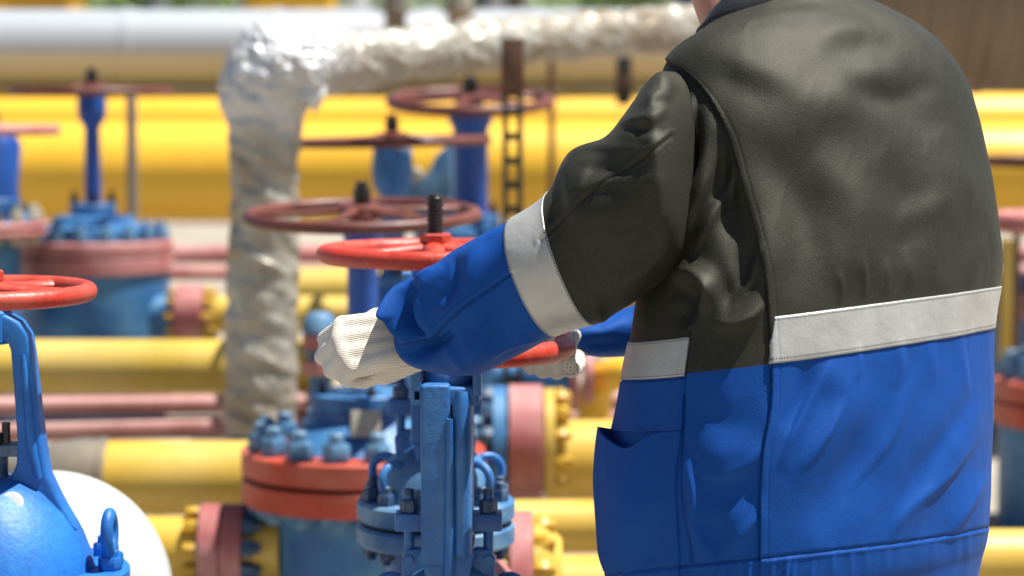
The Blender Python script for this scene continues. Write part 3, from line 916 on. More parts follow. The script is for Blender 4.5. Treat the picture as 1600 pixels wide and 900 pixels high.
# white domed vessel end behind the left valve
c = P(76, 936, 4.75); u = pxm(4.75)
vs = empty('white_vessel', (c.x, 4.75, 0), 0, 'glossy white domed vessel end behind the left blue valve', 'tank')
MV = T((0, 0, c.z)) @ RX(math.radians(90)) @ RY(math.radians(10))
R = 193 * u
prof = [(0, R * .62)] + [(R * math.sin(t * PI / 2 / 14), R * .62 * math.cos(t * PI / 2 / 14)) for t in range(1, 14)] + [(R, 0), (R, -.10), (R * .9, -.16), (0, -.16)]
MB().lathe(prof, 72, MV).build('vessel_shell', M['white'], vs, 50)
MB().ring(R * .98, R + .004, -.03, -.018, 72, MV, .002).build('weld', M['white'], vs)
MB().box((.2, .2, c.z - R * .8), T((0, .06, (c.z - R * .8) / 2)), .01).build('saddle', M['steel_grey'], vs)

def column_valve(px, Y, py_w, Rpx, rpx, label, coltop, col, gland, bonnet, flange, FRpx, body_r, body_bot, nb=16, wheel='maroon', tilt=0.0, tilt_y=0.0,
                 fl='pink', blue='blue_far', nut=None, bolt='bolt', bh=28, bb=22, plate=None, nsp=5, ph=0.0, br=None, group='large blue valves with wheels'):
    u = pxm(Y); w = P(px, py_w, Y)
    Z = lambda py: P(px, py, Y).z
    root = empty('gate_valve', (w.x, Y, 0), 0, label, 'valve', group)
    hw, top = handwheel(Rpx * u, rpx * u, nsp, .19, .0, ph)
    ho = link('handwheel', hw.mesh('handwheel', 45), M[wheel], root)
    ho.matrix_local = T((0, 0, w.z)) @ RX(tilt) @ RY(tilt_y)
    nr, nh = nut or (13, 26)
    link('stem_nut', MB().hexa(nr * u, top, top + nh * u * .7).cyl(nr * .7 * u, top, top + nh * u, 16).mesh('stem_nut'), M['thread'], ho)
    prof = [(0, Z(coltop))]
    for r, py in col: prof.append((r * u, Z(py)))
    prof.append((0, prof[-1][1]))
    cb = MB().lathe(prof, 28)
    link('yoke_column', cb.mesh('yoke_column', 40), M['blue_deep' if blue == 'blue_far' else blue], root)
    gr, gt, gbm = gland
    link('gland', MB().cyl(gr * u, Z(gbm), Z(gt), 32, None, 2 * u).mesh('gland'), M[blue], root)
    meg = MB().hexa(7 * u, 0, 10 * u).cyl(4 * u, -14 * u, 20 * u, 12).mesh('gland_bolt')
    for k in range(4):
        a = k * PI / 2 + .25
        o = link('gland_bolt', meg, M['bolt_dark'], root); o.matrix_local = T((gr * .8 * u * math.cos(a), gr * .8 * u * math.sin(a), Z(gt)))
    prof = [(0, Z(bonnet[0][1]))] + [(r * u, Z(py)) for r, py in bonnet] + [(0, Z(bonnet[-1][1]))]
    bo = link('bonnet', MB().lathe(prof, 56).mesh('bonnet', 35), M[blue], root)
    if plate:
        ppx, ppy, pw, pheight, roff = plate
        q = P(ppx, ppy, Y)
        pl = MB().box((pw * u, .006, pheight * u), T((q.x - w.x, -roff * u, q.z)) @ RX(math.radians(-14)), .002)
        po = link('nameplate', pl.mesh('nameplate'), M['plate'], bo)
    t0, t1, t2, t3 = flange
    FR = FRpx * u
    for a, b in ((t0, t1), (t2, t3)):
        link('bonnet_flange', MB().ring(FR * .4, FR, Z(b), Z(a), 72, None, 3 * u).mesh('bonnet_flange'), M[fl], root)
    link('gasket', MB().cyl(FR * .96, Z(t2) + .0008, Z(t1) - .0008, 56).mesh('gasket'), M['gasket'], root)
    brr = (br or 15) * u
    me = bolt_mesh(brr, Z(t0) - Z(t3), bh * u, bb * u)
    bolts(root, nb, FR - brr * 1.5, Z(t0), me, M[bolt], None, .5)
    link('body', MB().lathe([(0, Z(t3) - .001), (body_r * u, Z(t3) - .001), (body_r * u, Z(body_bot)), (body_r * .8 * u, Z(body_bot) - .08), (0, Z(body_bot) - .09)], 56).mesh('body', 40), M[blue], root)
    zb = Z(body_bot) - .05
    if zb > .05:
        link('foot', MB().cyl(.07, 0, zb, 20, None, .004).cyl(.16, 0, .03, 24, None, .004).mesh('foot'), M['steel_grey'], root)
    return root

# big valve: brown wheel, red flange pair
vb = column_valve(566, 6.2, 336, 178, 9.5, 'big blue valve with red flange pair and wide brown wheel left of the held valve', 352,
    [(30, 352), (30, 372), (24, 385), (24, 560), (34, 600)], (82, 612, 640), [(82, 640), (78, 652), (98, 668), (126, 698)], (699, 736, 742, 780), 192, 134, 960,
    nb=16, tilt=math.radians(3.6), tilt_y=math.radians(-.5), fl='red_flange', nut=(14, 34), bolt='bolt_light', bh=44, bb=24, plate=(578, 648, 46, 42, 104), br=22, ph=.5)
column_valve(143, 9.4, 143, 120, 6.5, 'blue valve on the left with thin dark wheel edge on and faded red flange pair', 150,
    [(21, 150), (23, 165), (21, 185), (12, 200), (13, 325), (20, 330)], (36, 318, 335), [(36, 335), (62, 338), (66, 350), (98, 354), (100, 372)], (374, 396, 398, 424), 124, 118, 640,
    nb=18, fl='pink', nut=(10, 24), bolt='bolt_light', bh=26, bb=20, br=11)
column_valve(1708, 8.0, 347, 150, 15, 'blue valve behind the worker back with faded red wheel and red flange at right edge', 360,
    [(26, 360), (28, 380), (16, 400), (18, 520), (26, 530)], (48, 520, 540), [(48, 540), (80, 545), (124, 588)], (590, 622, 625, 660), 152, 140, 860,
    nb=18, wheel='pinkwheel', fl='red_flange', bolt='bolt_light', bh=38, bb=26, br=17)
column_valve(1650, 10.5, 252, 112, 8, 'blue valve with dark brown wheel farthest back at the right edge', 262,
    [(18, 262), (20, 275), (11, 290), (12, 420), (18, 425)], (34, 405, 425), [(34, 425), (60, 430), (88, 450)], (452, 470, 472, 492), 108, 100, 640, nb=14, fl='pink', bh=20, bb=16, br=11)
column_valve(-14, 9.0, 203, 100, 8, 'blue valve with sun faded pink wheel cut by the left edge', 212,
    [(38, 212), (46, 226), (40, 300), (44, 330)], (44, 310, 328), [(52, 328), (66, 330), (72, 345)], (346, 356, 358, 368), 84, 42, 640, nb=12, wheel='pinkwheel', fl='pinkwheel', bolt='plate', bh=26, bb=14, br=13)
column_valve(613, 8.3, 221, 148, 7.5, 'blue valve with brown wheel nearly edge on, between the foil pipe and rusty post', 232,
    [(30, 232), (33, 262), (30, 290), (20, 306), (20, 440), (26, 446)], (38, 430, 450), [(38, 450), (46, 455), (52, 480)], (482, 496, 498, 514), 62, 44, 720, nb=10, blue='blue', bh=18, bb=14, nut=(11, 28), br=9, tilt_y=math.radians(-1.2), ph=.2)
column_valve(735, 9.2, 158, 124, 8.5, 'blue valve with tilted reddish wheel right under the foil wrapped pipe', 168,
    [(34, 170), (34, 192), (28, 200), (27, 345), (32, 350)], (46, 335, 352), [(46, 352), (60, 356), (66, 380)], (382, 398, 400, 418), 78, 60, 700, nb=10, tilt=math.radians(7), wheel='maroon', bh=18, bb=14, br=9, ph=.6)
# yoke bracket mass beside it: a small actuator box
ab = empty('blue_actuator', P(668, 282, 8.9), 0, 'sloping blue gearbox with pale round cap between two wheel valves', 'gearbox')
u = pxm(8.9)
MB().prism([(-38 * u, -30 * u), (40 * u, -30 * u), (40 * u, 62 * u), (14 * u, 40 * u), (0, 8 * u), (-34 * u, -4 * u)], .14, None, .012).build('gearbox_housing', M['blue_pale'], ab)
MB().cyl(11 * u, 0, .04, 24, T((-16 * u, -.07, 10 * u)) @ RX(PI / 2), .006).build('cap', M['plate'], ab)
MB().cyl(22 * u, -1.05, -30 * u, 20, None, .004).build('foot', M['blue_far'], ab)

# blue valve body feeding the tall pink flange
u = pxm(7.0)
q = P(752, 690, 7.0)
bv = empty('check_valve', (q.x, 7.0, 0), 0, 'blue bolted valve body against the tall faded red flange behind the held valve', 'valve')
Mb = T((0, 0, q.z)) @ RY(PI / 2)
MB().lathe([(0, -.28), (.09, -.27), (.12, -.2), (.125, -.1), (.10, 0), (.10, .02), (0, .02)], 44, Mb).build('body', M['blue_far'], bv)
MB().ring(.05, 88 * u, 18 * u, 40 * u, 48, Mb).build('pipe_flange', M['blue_far'], bv)
bolts(bv, 12, 76 * u, 40 * u, bolt_mesh(.026, 22 * u, .03, .05), M['bolt'], Mb, .5)
MB().cyl(.06, 0, q.z, 20, None, .004).build('foot', M['steel_grey'], bv)

# small flanged stub beside the glove
u = pxm(7.0)
q = P(500, 590, 7.0)
fs_ = empty('flanged_stub', (q.x, 7.0, 0), 0, 'small blue capped pipe stub with faded red flanges left of the near glove', 'pipe fitting')
Zp = lambda py: P(500, py, 7.0).z
MB().lathe([(0, Zp(486)), (16 * u, Zp(489)), (25 * u, Zp(500)), (27 * u, Zp(518)), (0, Zp(518))], 32).build('cap', M['blue_pale'], fs_)
for a, b in ((521, 545), (562, 584)):
    MB().ring(.01, 27 * u, Zp(b), Zp(a), 36, None, .004).build('flange', M['pink'], fs_)
bolts(fs_, 8, 22 * u, Zp(521), bolt_mesh(.010, Zp(521) - Zp(545), .018, .014), M['bolt_light'])
MB().cyl(17 * u, 0, Zp(520), 24).build('stub', M['blue_far'], fs_)

# ------------------------------------------------------------------ the worker
YAW = math.radians(40)
FR_ = np.array([-math.sin(YAW), math.cos(YAW), 0.0])     # way he faces
RT_ = np.array([math.cos(YAW), math.sin(YAW), 0.0])      # his right

def blob(name, caps, voxel, smooth=6, balls=()):
    """one continuous surface from tapered capsules: caps = [(p0, r0, p1, r1)], balls = [(p, (rx,ry,rz), rot)]"""
    m = MB()
    for p0, r0, p1, r1 in caps:
        p0, p1 = Vector(p0), Vector(p1)
        d = p1 - p0; L = max(d.length, 1e-5)
        Mx = T(p0) @ d.to_track_quat('Z', 'Y').to_matrix().to_4x4()
        prof = [(0, -r0)] + [(r0 * math.cos(t), r0 * math.sin(t)) for t in (-1.1, -.7, -.35, 0)] + [(r1 * math.cos(t), L + r1 * math.sin(t)) for t in (0, .35, .7, 1.1)] + [(0, L + r1)]
        m.lathe(prof, 20, Mx)
    for p, rr, rot in balls:
        prof = [(0, -1)] + [(math.cos(t), math.sin(t)) for t in np.linspace(-1.3, 1.3, 11)] + [(0, 1)]
        m.lathe(prof, 24, T(Vector(p)) @ rot.to_4x4() @ S(*rr))
    me = m.mesh(name)
    o = bpy.data.objects.new(name, me); COL.objects.link(o)
    rm = o.modifiers.new('r', 'REMESH'); rm.mode = 'VOXEL'; rm.voxel_size = voxel
    sm = o.modifiers.new('s', 'SMOOTH'); sm.iterations = smooth; sm.factor = .5
    dg = bpy.context.evaluated_depsgraph_get()
    dg.update()
    out = bpy.data.meshes.new_from_object(o.evaluated_get(dg))
    bpy.data.objects.remove(o); bpy.data.meshes.remove(me)
    out.name = name
    out.shade_smooth()
    return out

# --- torso of the jacket: rows of (left px, right px) silhouettes
rows = [  # xl, yl, xr, yr, Yc, aspect, front tilt, exponent
    (968, 985, 1528, 900, 3.70, .74, -.12, 2.5),
    (958, 930, 1534, 868, 3.70, .74, -.12, 2.5),
    (950, 900, 1542, 828, 3.70, .74, -.12, 2.5),
    (944, 800, 1548, 720, 3.71, .73, -.12, 2.5),
    (952, 710, 1553, 625, 3.72, .72, -.13, 2.4),
    (970, 588, 1556, 511, 3.735, .70, -.14, 2.4),
    (983, 520, 1562, 446, 3.745, .69, -.15, 2.35),
    (995, 440, 1564, 385, 3.755, .68, -.17, 2.3),
    (1010, 335, 1551, 295, 3.77, .64, -.19, 2.25),
    (1018, 235, 1536, 205, 3.79, .60, -.22, 2.2),
    (1026, 160, 1514, 128, 3.81, .56, -.26, 2.15),
    (1036, 112, 1482, 78, 3.825, .52, -.30, 2.1),
    (1056, 84, 1440, 44, 3.835, .50, -.36, 2.05),
    (1080, 68, 1390, 18, 3.845, .52, -.42, 2.0),
    (1096, 56, 1345, -2, 3.85, .60, -.46, 2.0),
    (1106, 30, 1322, -24, 3.86, .68, -.46, 2.0),
]
def ring_xy(th, a, b, n):
    c, s = np.cos(th), np.sin(th)
    return a * np.sign(c) * np.abs(c) ** (2 / n), b * np.sign(s) * np.abs(s) ** (2 / n)

def solve_row(row):
    xl, yl, xr, yr, Yc, asp, tB, n = row
    th = np.linspace(0, 2 * PI, 720, endpoint=False)
    Xc, a = P((xl + xr) / 2, (yl + yr) / 2, Yc).x, .3
    zc, tA = P(800, (yl + yr) / 2, Yc).z, 0.0
    for _ in range(14):
        la, fb = ring_xy(th, a, a * asp, n)
        pts = np.array([Xc, Yc, 0]) + la[:, None] * RT_ + fb[:, None] * FR_
        pts[:, 2] = zc + tA * la + tB * fb
        qx, qy = proj(pts)
        i, j = qx.argmin(), qx.argmax()
        w = qx[j] - qx[i]
        a *= (xr - xl) / w
        Xc += ((xl + xr) / 2 - (qx[i] + qx[j]) / 2) * pxm(Yc)
        zi = P(xl, yl, pts[i, 1]).z - tB * fb[i]; zj = P(xr, yr, pts[j, 1]).z - tB * fb[j]
        tA = (zj - zi) / (la[j] - la[i]); zc = zi - tA * la[i]
    return (Xc, Yc, zc, a, asp, tA, tB, n)
solved = [solve_row(r) for r in rows]
NV, NU = 430, 620
# row parameter spaced evenly along the silhouette length
cum = [0.0]
for r0, r1 in zip(rows, rows[1:]):
    cum.append(cum[-1] + max(12, .5 * (math.hypot(r1[0] - r0[0], r1[1] - r0[1]) + math.hypot(r1[2] - r0[2], r1[3] - r0[3]))))
par = np.interp(np.linspace(0, cum[-1], NV), cum, np.arange(len(rows)))
def cr(A, t):
    A = np.asarray(A, float); k = np.clip(np.floor(t).astype(int), 0, len(A) - 2); u = (t - k)[:, None]
    p0, p1, p2, p3 = A[np.maximum(k - 1, 0)], A[k], A[k + 1], A[np.minimum(k + 2, len(A) - 1)]
    return .5 * (2 * p1 + (p2 - p0) * u + (2 * p0 - 5 * p1 + 4 * p2 - p3) * u * u + (3 * p1 - p0 - 3 * p2 + p3) * u ** 3)
RP = cr(solved, par)
# angles: denser on the side towards the camera (his left-back)
th_l = np.linspace(0, 2 * PI, NU, endpoint=False)
cam_th = math.radians(230)
TH = th_l - .62 * np.sin(th_l - cam_th - 0.0) * 1.0
la, fb = np.zeros((NV, NU)), np.zeros((NV, NU))
for i in range(NV):
    la[i], fb[i] = ring_xy(TH, RP[i, 3], RP[i, 3] * RP[i, 4], RP[i, 7])
G = np.zeros((NV, NU, 3))
G[..., 0] = RP[:, 0:1] + la * RT_[0] + fb * FR_[0]
G[..., 1] = RP[:, 1:2] + la * RT_[1] + fb * FR_[1]
G[..., 2] = RP[:, 2:3] + RP[:, 5:6] * la + RP[:, 6:7] * fb

def polydist(qx, qy, pts):
    """distance in photo pixels to a polyline, signed side, and position 0..1 along it"""
    best = np.full(qx.shape, 1e9); side = np.zeros(qx.shape); along = np.zeros(qx.shape)
    Ls = [0.0]
    for a, b in zip(pts, pts[1:]): Ls.append(Ls[-1] + math.hypot(b[0] - a[0], b[1] - a[1]))
    for k, (a, b) in enumerate(zip(pts, pts[1:])):
        dx, dy = b[0] - a[0], b[1] - a[1]; L2 = dx * dx + dy * dy
        t = np.clip(((qx - a[0]) * dx + (qy - a[1]) * dy) / L2, 0, 1)
        ex, ey = qx - a[0] - t * dx, qy - a[1] - t * dy
        d = np.hypot(ex, ey); m = d < best
        best = np.where(m, d, best)
        side = np.where(m, np.sign(dx * ey - dy * ex), side)
        along = np.where(m, (Ls[k] + t * math.sqrt(L2)) / Ls[-1], along)
    return best, side, along

def curve(pts, n=8):
    A = smooth_path([(p[0], p[1], 0) for p in pts], (len(pts) - 1) * n + 1)
    return [(p[0], p[1]) for p in A]

def sculpt(G, strokes, Nn=None):
    """push the cloth out or in along drawn folds. stroke = (kind, points, width px, height mm)"""
    N = grid_normals(G)
    C = np.array([0, 0, CAMZ])
    cen = G.mean(1, keepdims=True)
    s = np.sign(((G - cen) * N).sum(-1).mean()); N = N * s
    face = ((C - G) * N).sum(-1) / np.linalg.norm(C - G, axis=-1)
    wt = np.clip((face + .10) / .22, 0, 1)
    qx, qy = proj(G)
    D = np.zeros(G.shape[:2]); E2 = np.zeros(G.shape[:2]); E = np.zeros(G.shape[:2]); seam = np.zeros(G.shape[:2])
    for st in strokes:
        kind, pts, w, h = st[:4]
        pts = curve(pts) if len(pts) > 2 else pts
        d, sd_, al = polydist(qx, qy, pts)
        taper = np.sin(np.clip(al, 0.0, 1) * PI) if kind in ('ridge', 'valley', 'crease') else 1.0
        tgt = E2 if w <= 12 else D
        if kind in ('ridge', 'valley'):
            tgt += (1 if kind == 'ridge' else -1) * h * np.exp(-(d / w) ** 2) * taper
        elif kind == 'crease':           # sharp on one side, soft on the other
            ww = np.where(sd_ > 0, w, w * .3)
            tgt += h * np.exp(-(d / ww) ** 2) * taper
        elif kind == 'step':             # overlapping panel: raised on the + side
            e = np.where(sd_ > 0, np.exp(-(d / w) ** 1.2), 0.0)
            E += h * e
            E -= .35 * h * np.exp(-(d / 2.5) ** 2) * (sd_ <= 0)
            seam = np.maximum(seam, .8 * np.exp(-(d / 1.1) ** 2))
        elif kind == 'stitch':
            seam = np.maximum(seam, .5 * np.exp(-(d / .9) ** 2))
            E -= h * np.exp(-(d / 1.8) ** 2)
        elif kind == 'seam':
            E -= h * np.exp(-(d / 2.2) ** 2)
            E += h * .5 * np.exp(-((d - 6) / 4) ** 2) * (sd_ > 0)
            seam = np.maximum(seam, np.exp(-(d / 1.5) ** 2))
    def relax(D, n):                     # let the cloth relax
        for it in range(n):
            D = (np.roll(D, 2, 1) + np.roll(D, -2, 1) + np.roll(D, 1, 1) + np.roll(D, -1, 1) + D) / 5
            Q = np.pad(D, ((2, 2), (0, 0)), mode='edge')
            D = (Q[:-4] + Q[1:-3] + Q[2:-2] + Q[3:-1] + Q[4:]) / 5
        return D
    E = E * wt + relax(D * wt, 4) * 1.45 + relax(E2 * wt, 1) * 1.15
    return G + N * (E / 1000)[..., None], N, seam * wt

TS = [
    # back panel edge, lifted over the side panel
    ('step', [(1038, 92), (1078, 118), (1112, 158), (1140, 215), (1160, 290), (1180, 360), (1196, 430), (1202, 500), (1206, 575), (1204, 640), (1192, 710), (1188, 800), (1188, 872)][::-1], 45, 5),
    ('valley', [(1120, 250), (1150, 330), (1178, 420), (1190, 500)], 22, 9),
    # side panel swoosh fold
    ('ridge', [(1040, 415), (1075, 420), (1105, 436), (1112, 462), (1090, 482), (1080, 520)], 13, 13),
    ('valley', [(1048, 445), (1075, 455), (1082, 480), (1060, 510)], 16, 14),
    ('ridge', [(1110, 470), (1140, 500), (1170, 480), (1188, 420), (1180, 330)], 26, 8),
    ('valley', [(1130, 430), (1142, 460), (1162, 440), (1158, 380)], 18, 10),
    ('ridge', [(1095, 150), (1108, 200), (1100, 270), (1070, 340), (1052, 400)], 14, 11),
    ('valley', [(1078, 170), (1085, 240), (1062, 320)], 11, 10),
    ('valley', [(1118, 200), (1130, 300), (1140, 400)], 16, 9),
    ('ridge', [(1062, 130), (1072, 180), (1062, 260)], 10, 9),
    # back broad folds
    ('ridge', [(1130, 130), (1240, 165), (1330, 150), (1420, 120)], 40, 7),
    ('valley', [(1310, 138), (1400, 148), (1480, 128)], 18, 6),
    ('valley', [(1090, 100), (1160, 130), (1270, 200)], 30, 5),
    ('ridge', [(1085, 85), (1150, 100), (1250, 140)], 24, 4),
    ('ridge', [(1270, 62), (1320, 46), (1400, 60)], 20, 4),
    ('valley', [(1280, 84), (1340, 74), (1400, 84)], 22, 4),
    ('valley', [(1180, 230), (1240, 290), (1260, 380), (1230, 470)], 34, 9),
    ('ridge', [(1270, 240), (1330, 300), (1345, 380), (1300, 450)], 40, 7),
    ('ridge', [(1420, 240), (1500, 290), (1520, 370)], 40, 6),
    ('valley', [(1380, 250), (1420, 330), (1400, 420)], 34, 7),
    ('valley', [(1320, 150), (1390, 160), (1480, 210)], 26, 5),
    ('ridge', [(1390, 360), (1440, 330), (1500, 310)], 22, 5),
    ('valley', [(1530, 300), (1500, 390), (1470, 440)], 24, 6),
    ('crease', [(1345, 395), (1352, 440), (1350, 470)], 9, 4), ('crease', [(1385, 400), (1388, 430), (1384, 462)], 8, 4),
    ('crease', [(1420, 385), (1425, 425), (1424, 455)], 9, 3.5), ('crease', [(1462, 390), (1466, 420), (1464, 450)], 8, 3),
    ('crease', [(1310, 420), (1316, 450), (1312, 478)], 8, 3.5),
    # below the stripe
    ('crease', [(1214, 738), (1232, 690), (1262, 625), (1300, 560)], 12, 6),
    ('ridge', [(1300, 560), (1330, 620), (1300, 680), (1245, 760)], 30, 8),
    ('valley', [(1262, 560), (1250, 620), (1225, 680)], 16, 5),
    ('valley', [(1370, 560), (1372, 640), (1330, 740), (1260, 840)], 36, 7),
    ('crease', [(1405, 525), (1410, 570), (1400, 610)], 10, 5), ('crease', [(1452, 520), (1458, 560), (1462, 600)], 9, 4),
    ('crease', [(1340, 535), (1344, 570), (1336, 600)], 9, 4), ('crease', [(1500, 512), (1506, 560), (1515, 620)], 9, 4),
    ('ridge', [(1540, 620), (1480, 720), (1430, 790), (1390, 850)], 16, 5),
    ('valley', [(1525, 610), (1455, 720), (1400, 800)], 14, 4),
    ('ridge', [(1535, 740), (1500, 800), (1490, 850)], 18, 5),
    # side panel lower
    ('valley', [(1085, 610), (1130, 660), (1190, 640)], 26, 4),
    ('ridge', [(1080, 690), (1140, 720), (1190, 690)], 26, 3),
    ('valley', [(1090, 760), (1140, 770), (1185, 740)], 28, 5),
    ('ridge', [(1130, 870), (1165, 815), (1195, 790)], 22, 3),
    ('valley', [(1090, 800), (1120, 840), (1150, 850)], 22, 6),
    ('ridge', [(1070, 700), (1085, 800), (1120, 870)], 14, 5),
    ('stitch', [(1054, 96), (1092, 124), (1124, 163), (1152, 218), (1172, 292), (1192, 362), (1208, 432), (1213, 500), (1217, 575), (1215, 640), (1203, 710), (1199, 800), (1199, 872)], 3, .6),
    ('stitch', [(958, 905), (1050, 895), (1190, 881), (1320, 867), (1440, 852), (1545, 833)], 3, .6),
    # seams: side/front panel, armhole, yoke line to the hem
    ('seam', [(1078, 515), (1070, 585), (1066, 680), (1068, 780), (1082, 876)], 3, 2.5),
    ('seam', [(958, 896), (1050, 886), (1190, 872), (1320, 858), (1440, 843), (1545, 824)], 3, 2.5),
] 
TS += [
    ('crease', [(1198, 690), (1160, 735), (1110, 745), (1078, 725)], 12, 4),
    ('crease', [(1190, 800), (1150, 850), (1125, 872)], 11, 4), ('crease', [(1072, 790), (1100, 850), (1120, 872)], 11, 4),
    ('crease', [(1068, 700), (1090, 770), (1085, 840)], 10, 6),
    ('crease', [(1048, 424), (1085, 428), (1112, 448), (1110, 470), (1090, 484)], 12, 12), ('crease', [(1200, 470), (1176, 500), (1140, 512), (1110, 500)], 12, 8),
    ('crease', [(1190, 380), (1172, 440), (1140, 478)], 11, 8), ('crease', [(1150, 250), (1120, 330), (1085, 395)], 12, 9),
    ('crease', [(1130, 215), (1105, 300), (1062, 380)], 10, 8), ('crease', [(1085, 135), (1082, 210), (1060, 290)], 9, 9),
    
    
    ('crease', [(1545, 660), (1490, 735), (1420, 800), (1380, 856)], 10, 5), ('crease', [(1548, 740), (1500, 810), (1480, 850)], 9, 5),
    ('crease', [(1320, 620), (1290, 680), (1250, 740)], 12, 5), 
    ('crease', [(1440, 560), (1400, 680), (1330, 770)], 12, 4),
]
for k in range(15):                                     # gathers of the elastic hem
    x = 985 + k * 20 + 6 * math.sin(k * 2.3)
    TS.append(('crease', [(x + 6, 868 + 3 * math.sin(k)), (x, 900), (x - 2, 950)], 5.5, 3.5 + 1.5 * math.sin(k * 1.7)))
for k in range(9):
    x = 1300 + k * 27 + 5 * math.sin(k * 2.9)
    TS.append(('crease', [(x, 846 - k * 3), (x + 2, 874 - k * 3), (x + 2, 905 - k * 3)], 7, 1.6))
base_noise = (fbm(G * np.array([6, 6, 4.0]), 3) * .0045 + .6 * fbm(G * np.array([17, 17, 9.0]) + 9, 2) * .0016
              - np.abs(fbm((G @ np.array([[.8, -.3, .5], [.3, .9, .2], [-.5, 0, .8]])) * np.array([20, 20, 7.0]) + 3, 2)) * .0010)
N0 = grid_normals(G); N0 *= np.sign(((G - G.mean(1, keepdims=True)) * N0).sum(-1).mean())
G = G + N0 * base_noise[..., None]
G, Nt, seamT = sculpt(G, TS)
# two-tone cut: rows 5 (lower stripe edge) in par space, signed in metres-ish units
cutT = (par - 5.0)[:, None] * .09 + np.zeros((NV, NU))
# inner turn-up so the hem and neck have an inside
inn = []
for k, f in ((0, .992), (30, .96), (60, .95)):
    c = G[k].mean(0); inn.append(c + (G[k] - c) * f)
Gfull = np.concatenate([np.array(inn[::-1]), G], 0)
pad = lambda A: np.concatenate([A[[60, 30, 0]], A], 0)

person_body_caps = []
def W3(px, py, Y): return P(px, py, Y)
neck_c = W3(1165, 36, 3.88)
head_c = W3(1133, -118, 3.97)
hipL = Vector((.36, 3.62, .80)); hipR = Vector((.58, 3.80, .80))
kneeL, kneeR = Vector((.30, 3.70, .46)), Vector((.60, 3.92, .46))
ankL, ankR = Vector((.36, 3.58, .09)), Vector((.66, 3.80, .09))
shL, shR = W3(1080, 190, 3.66), W3(1390, 190, 3.97)
elL, elR = W3(860, 400, 3.66), W3(1200, 472, 4.255)
wrL, wrR = W3(640, 520, 3.82), W3(900, 530, 4.155)
chest = W3(1270, 240, 3.80)
belly = W3(1255, 560, 3.74)
caps = [(belly, .14, chest, .15), (belly, .14, (hipL + hipR) / 2, .14), (chest, .13, neck_c, .07), (neck_c, .062, W3(1122, -50, 3.95), .058), (W3(1152, 40, 3.87), .056, W3(1128, -20, 3.91), .054),
        (chest, .10, shL, .055), (chest, .10, shR, .055), (shL, .052, elL, .042), (elL, .042, wrL, .026), (shR, .052, W3(1365, 350, 4.18), .048), (W3(1365, 350, 4.18), .048, elR, .042), (elR, .042, W3(1010, 514, 4.185), .034), (W3(1010, 514, 4.185), .034, wrR, .026),
        (hipL, .085, kneeL, .058), (kneeL, .058, ankL, .038), (hipR, .085, kneeR, .058), (kneeR, .058, ankR, .038),
        (ankL, .035, ankL + Vector((-.11, .12, -.05)), .03), (ankR, .035, ankR + Vector((-.11, .12, -.05)), .03)]
# head: skull, jaw, chin, nose, ears, brow, all facing left-away and down to the wheel
fwd = Vector((-.72, .58, -.38)).normalized(); upv = Vector((-.28, .22, .93)); upv = (upv - fwd * upv.dot(fwd)).normalized(); rgt = fwd.cross(upv)
Rh = Matrix((rgt, fwd, upv)).transposed()
def H(x, y, z): return head_c + rgt * x + fwd * y + upv * z
balls = [(H(0, -.01, .025), (.075, .095, .092), Rh), (H(0, .03, -.045), (.058, .068, .07), Rh)]
caps += [(H(-.045, .0, -.06), .026, H(-.014, .075, -.098), .02), (H(.045, .0, -.06), .026, H(.014, .075, -.098), .02), (H(0, .085, .012), .009, H(0, .108, -.022), .014),
         (H(-.04, .078, .03), .011, H(.04, .078, .03), .011), (H(-.018, .09, -.056), .008, H(.018, .09, -.056), .008),
         (H(0, -.04, -.06), .058, W3(1145, -15, 3.91), .058),
         (H(-.078, -.01, .015), .014, H(-.076, -.012, -.025), .010), (H(.078, -.01, .015), .014, H(.076, -.012, -.025), .010)]
person = link('person', blob('person', caps, .008, 5, balls), M['skin'])
setp(person, 'worker in dark and blue jacket with grey stripes turning the red wheel in white gloves', 'person')
hairm = blob('hair', [(H(0, -.03, .07), .068, H(0, .02, .075), .062), (H(0, -.06, .02), .058, H(0, -.07, -.02), .045)], .008, 4, [(H(0, -.018, .035), (.082, .093, .092), Rh)])
link('hair', hairm, M['hair'], person)
for s in (-1, 1):
    link('eye', MB().lathe([(0, -.009), (.006, -.007), (.009, 0), (.006, .007), (0, .009)], 16, T(H(s * .03, .078, .012))).mesh('eye'), M['white'], person)

jk = link('jacket', grid_mesh('jacket', Gfull, True, {'cut': pad(cutT), 'seam': pad(seamT)}), M['jacket'], person)

# --- sampling the torso surface for tapes, flap, pocket, collar
qxT, qyT = proj(G)
faceT = ((np.array([0, 0, CAMZ]) - G) * Nt).sum(-1)
def u_at(row, px):
    """column of the grid nearest to photo column px on the side towards the camera"""
    d = np.abs(qxT[row] - px) + (faceT[row] < -.05 * 4) * 1e4
    return int(d.argmin())
def row_of(p): return int(np.abs(par - p).argmin())

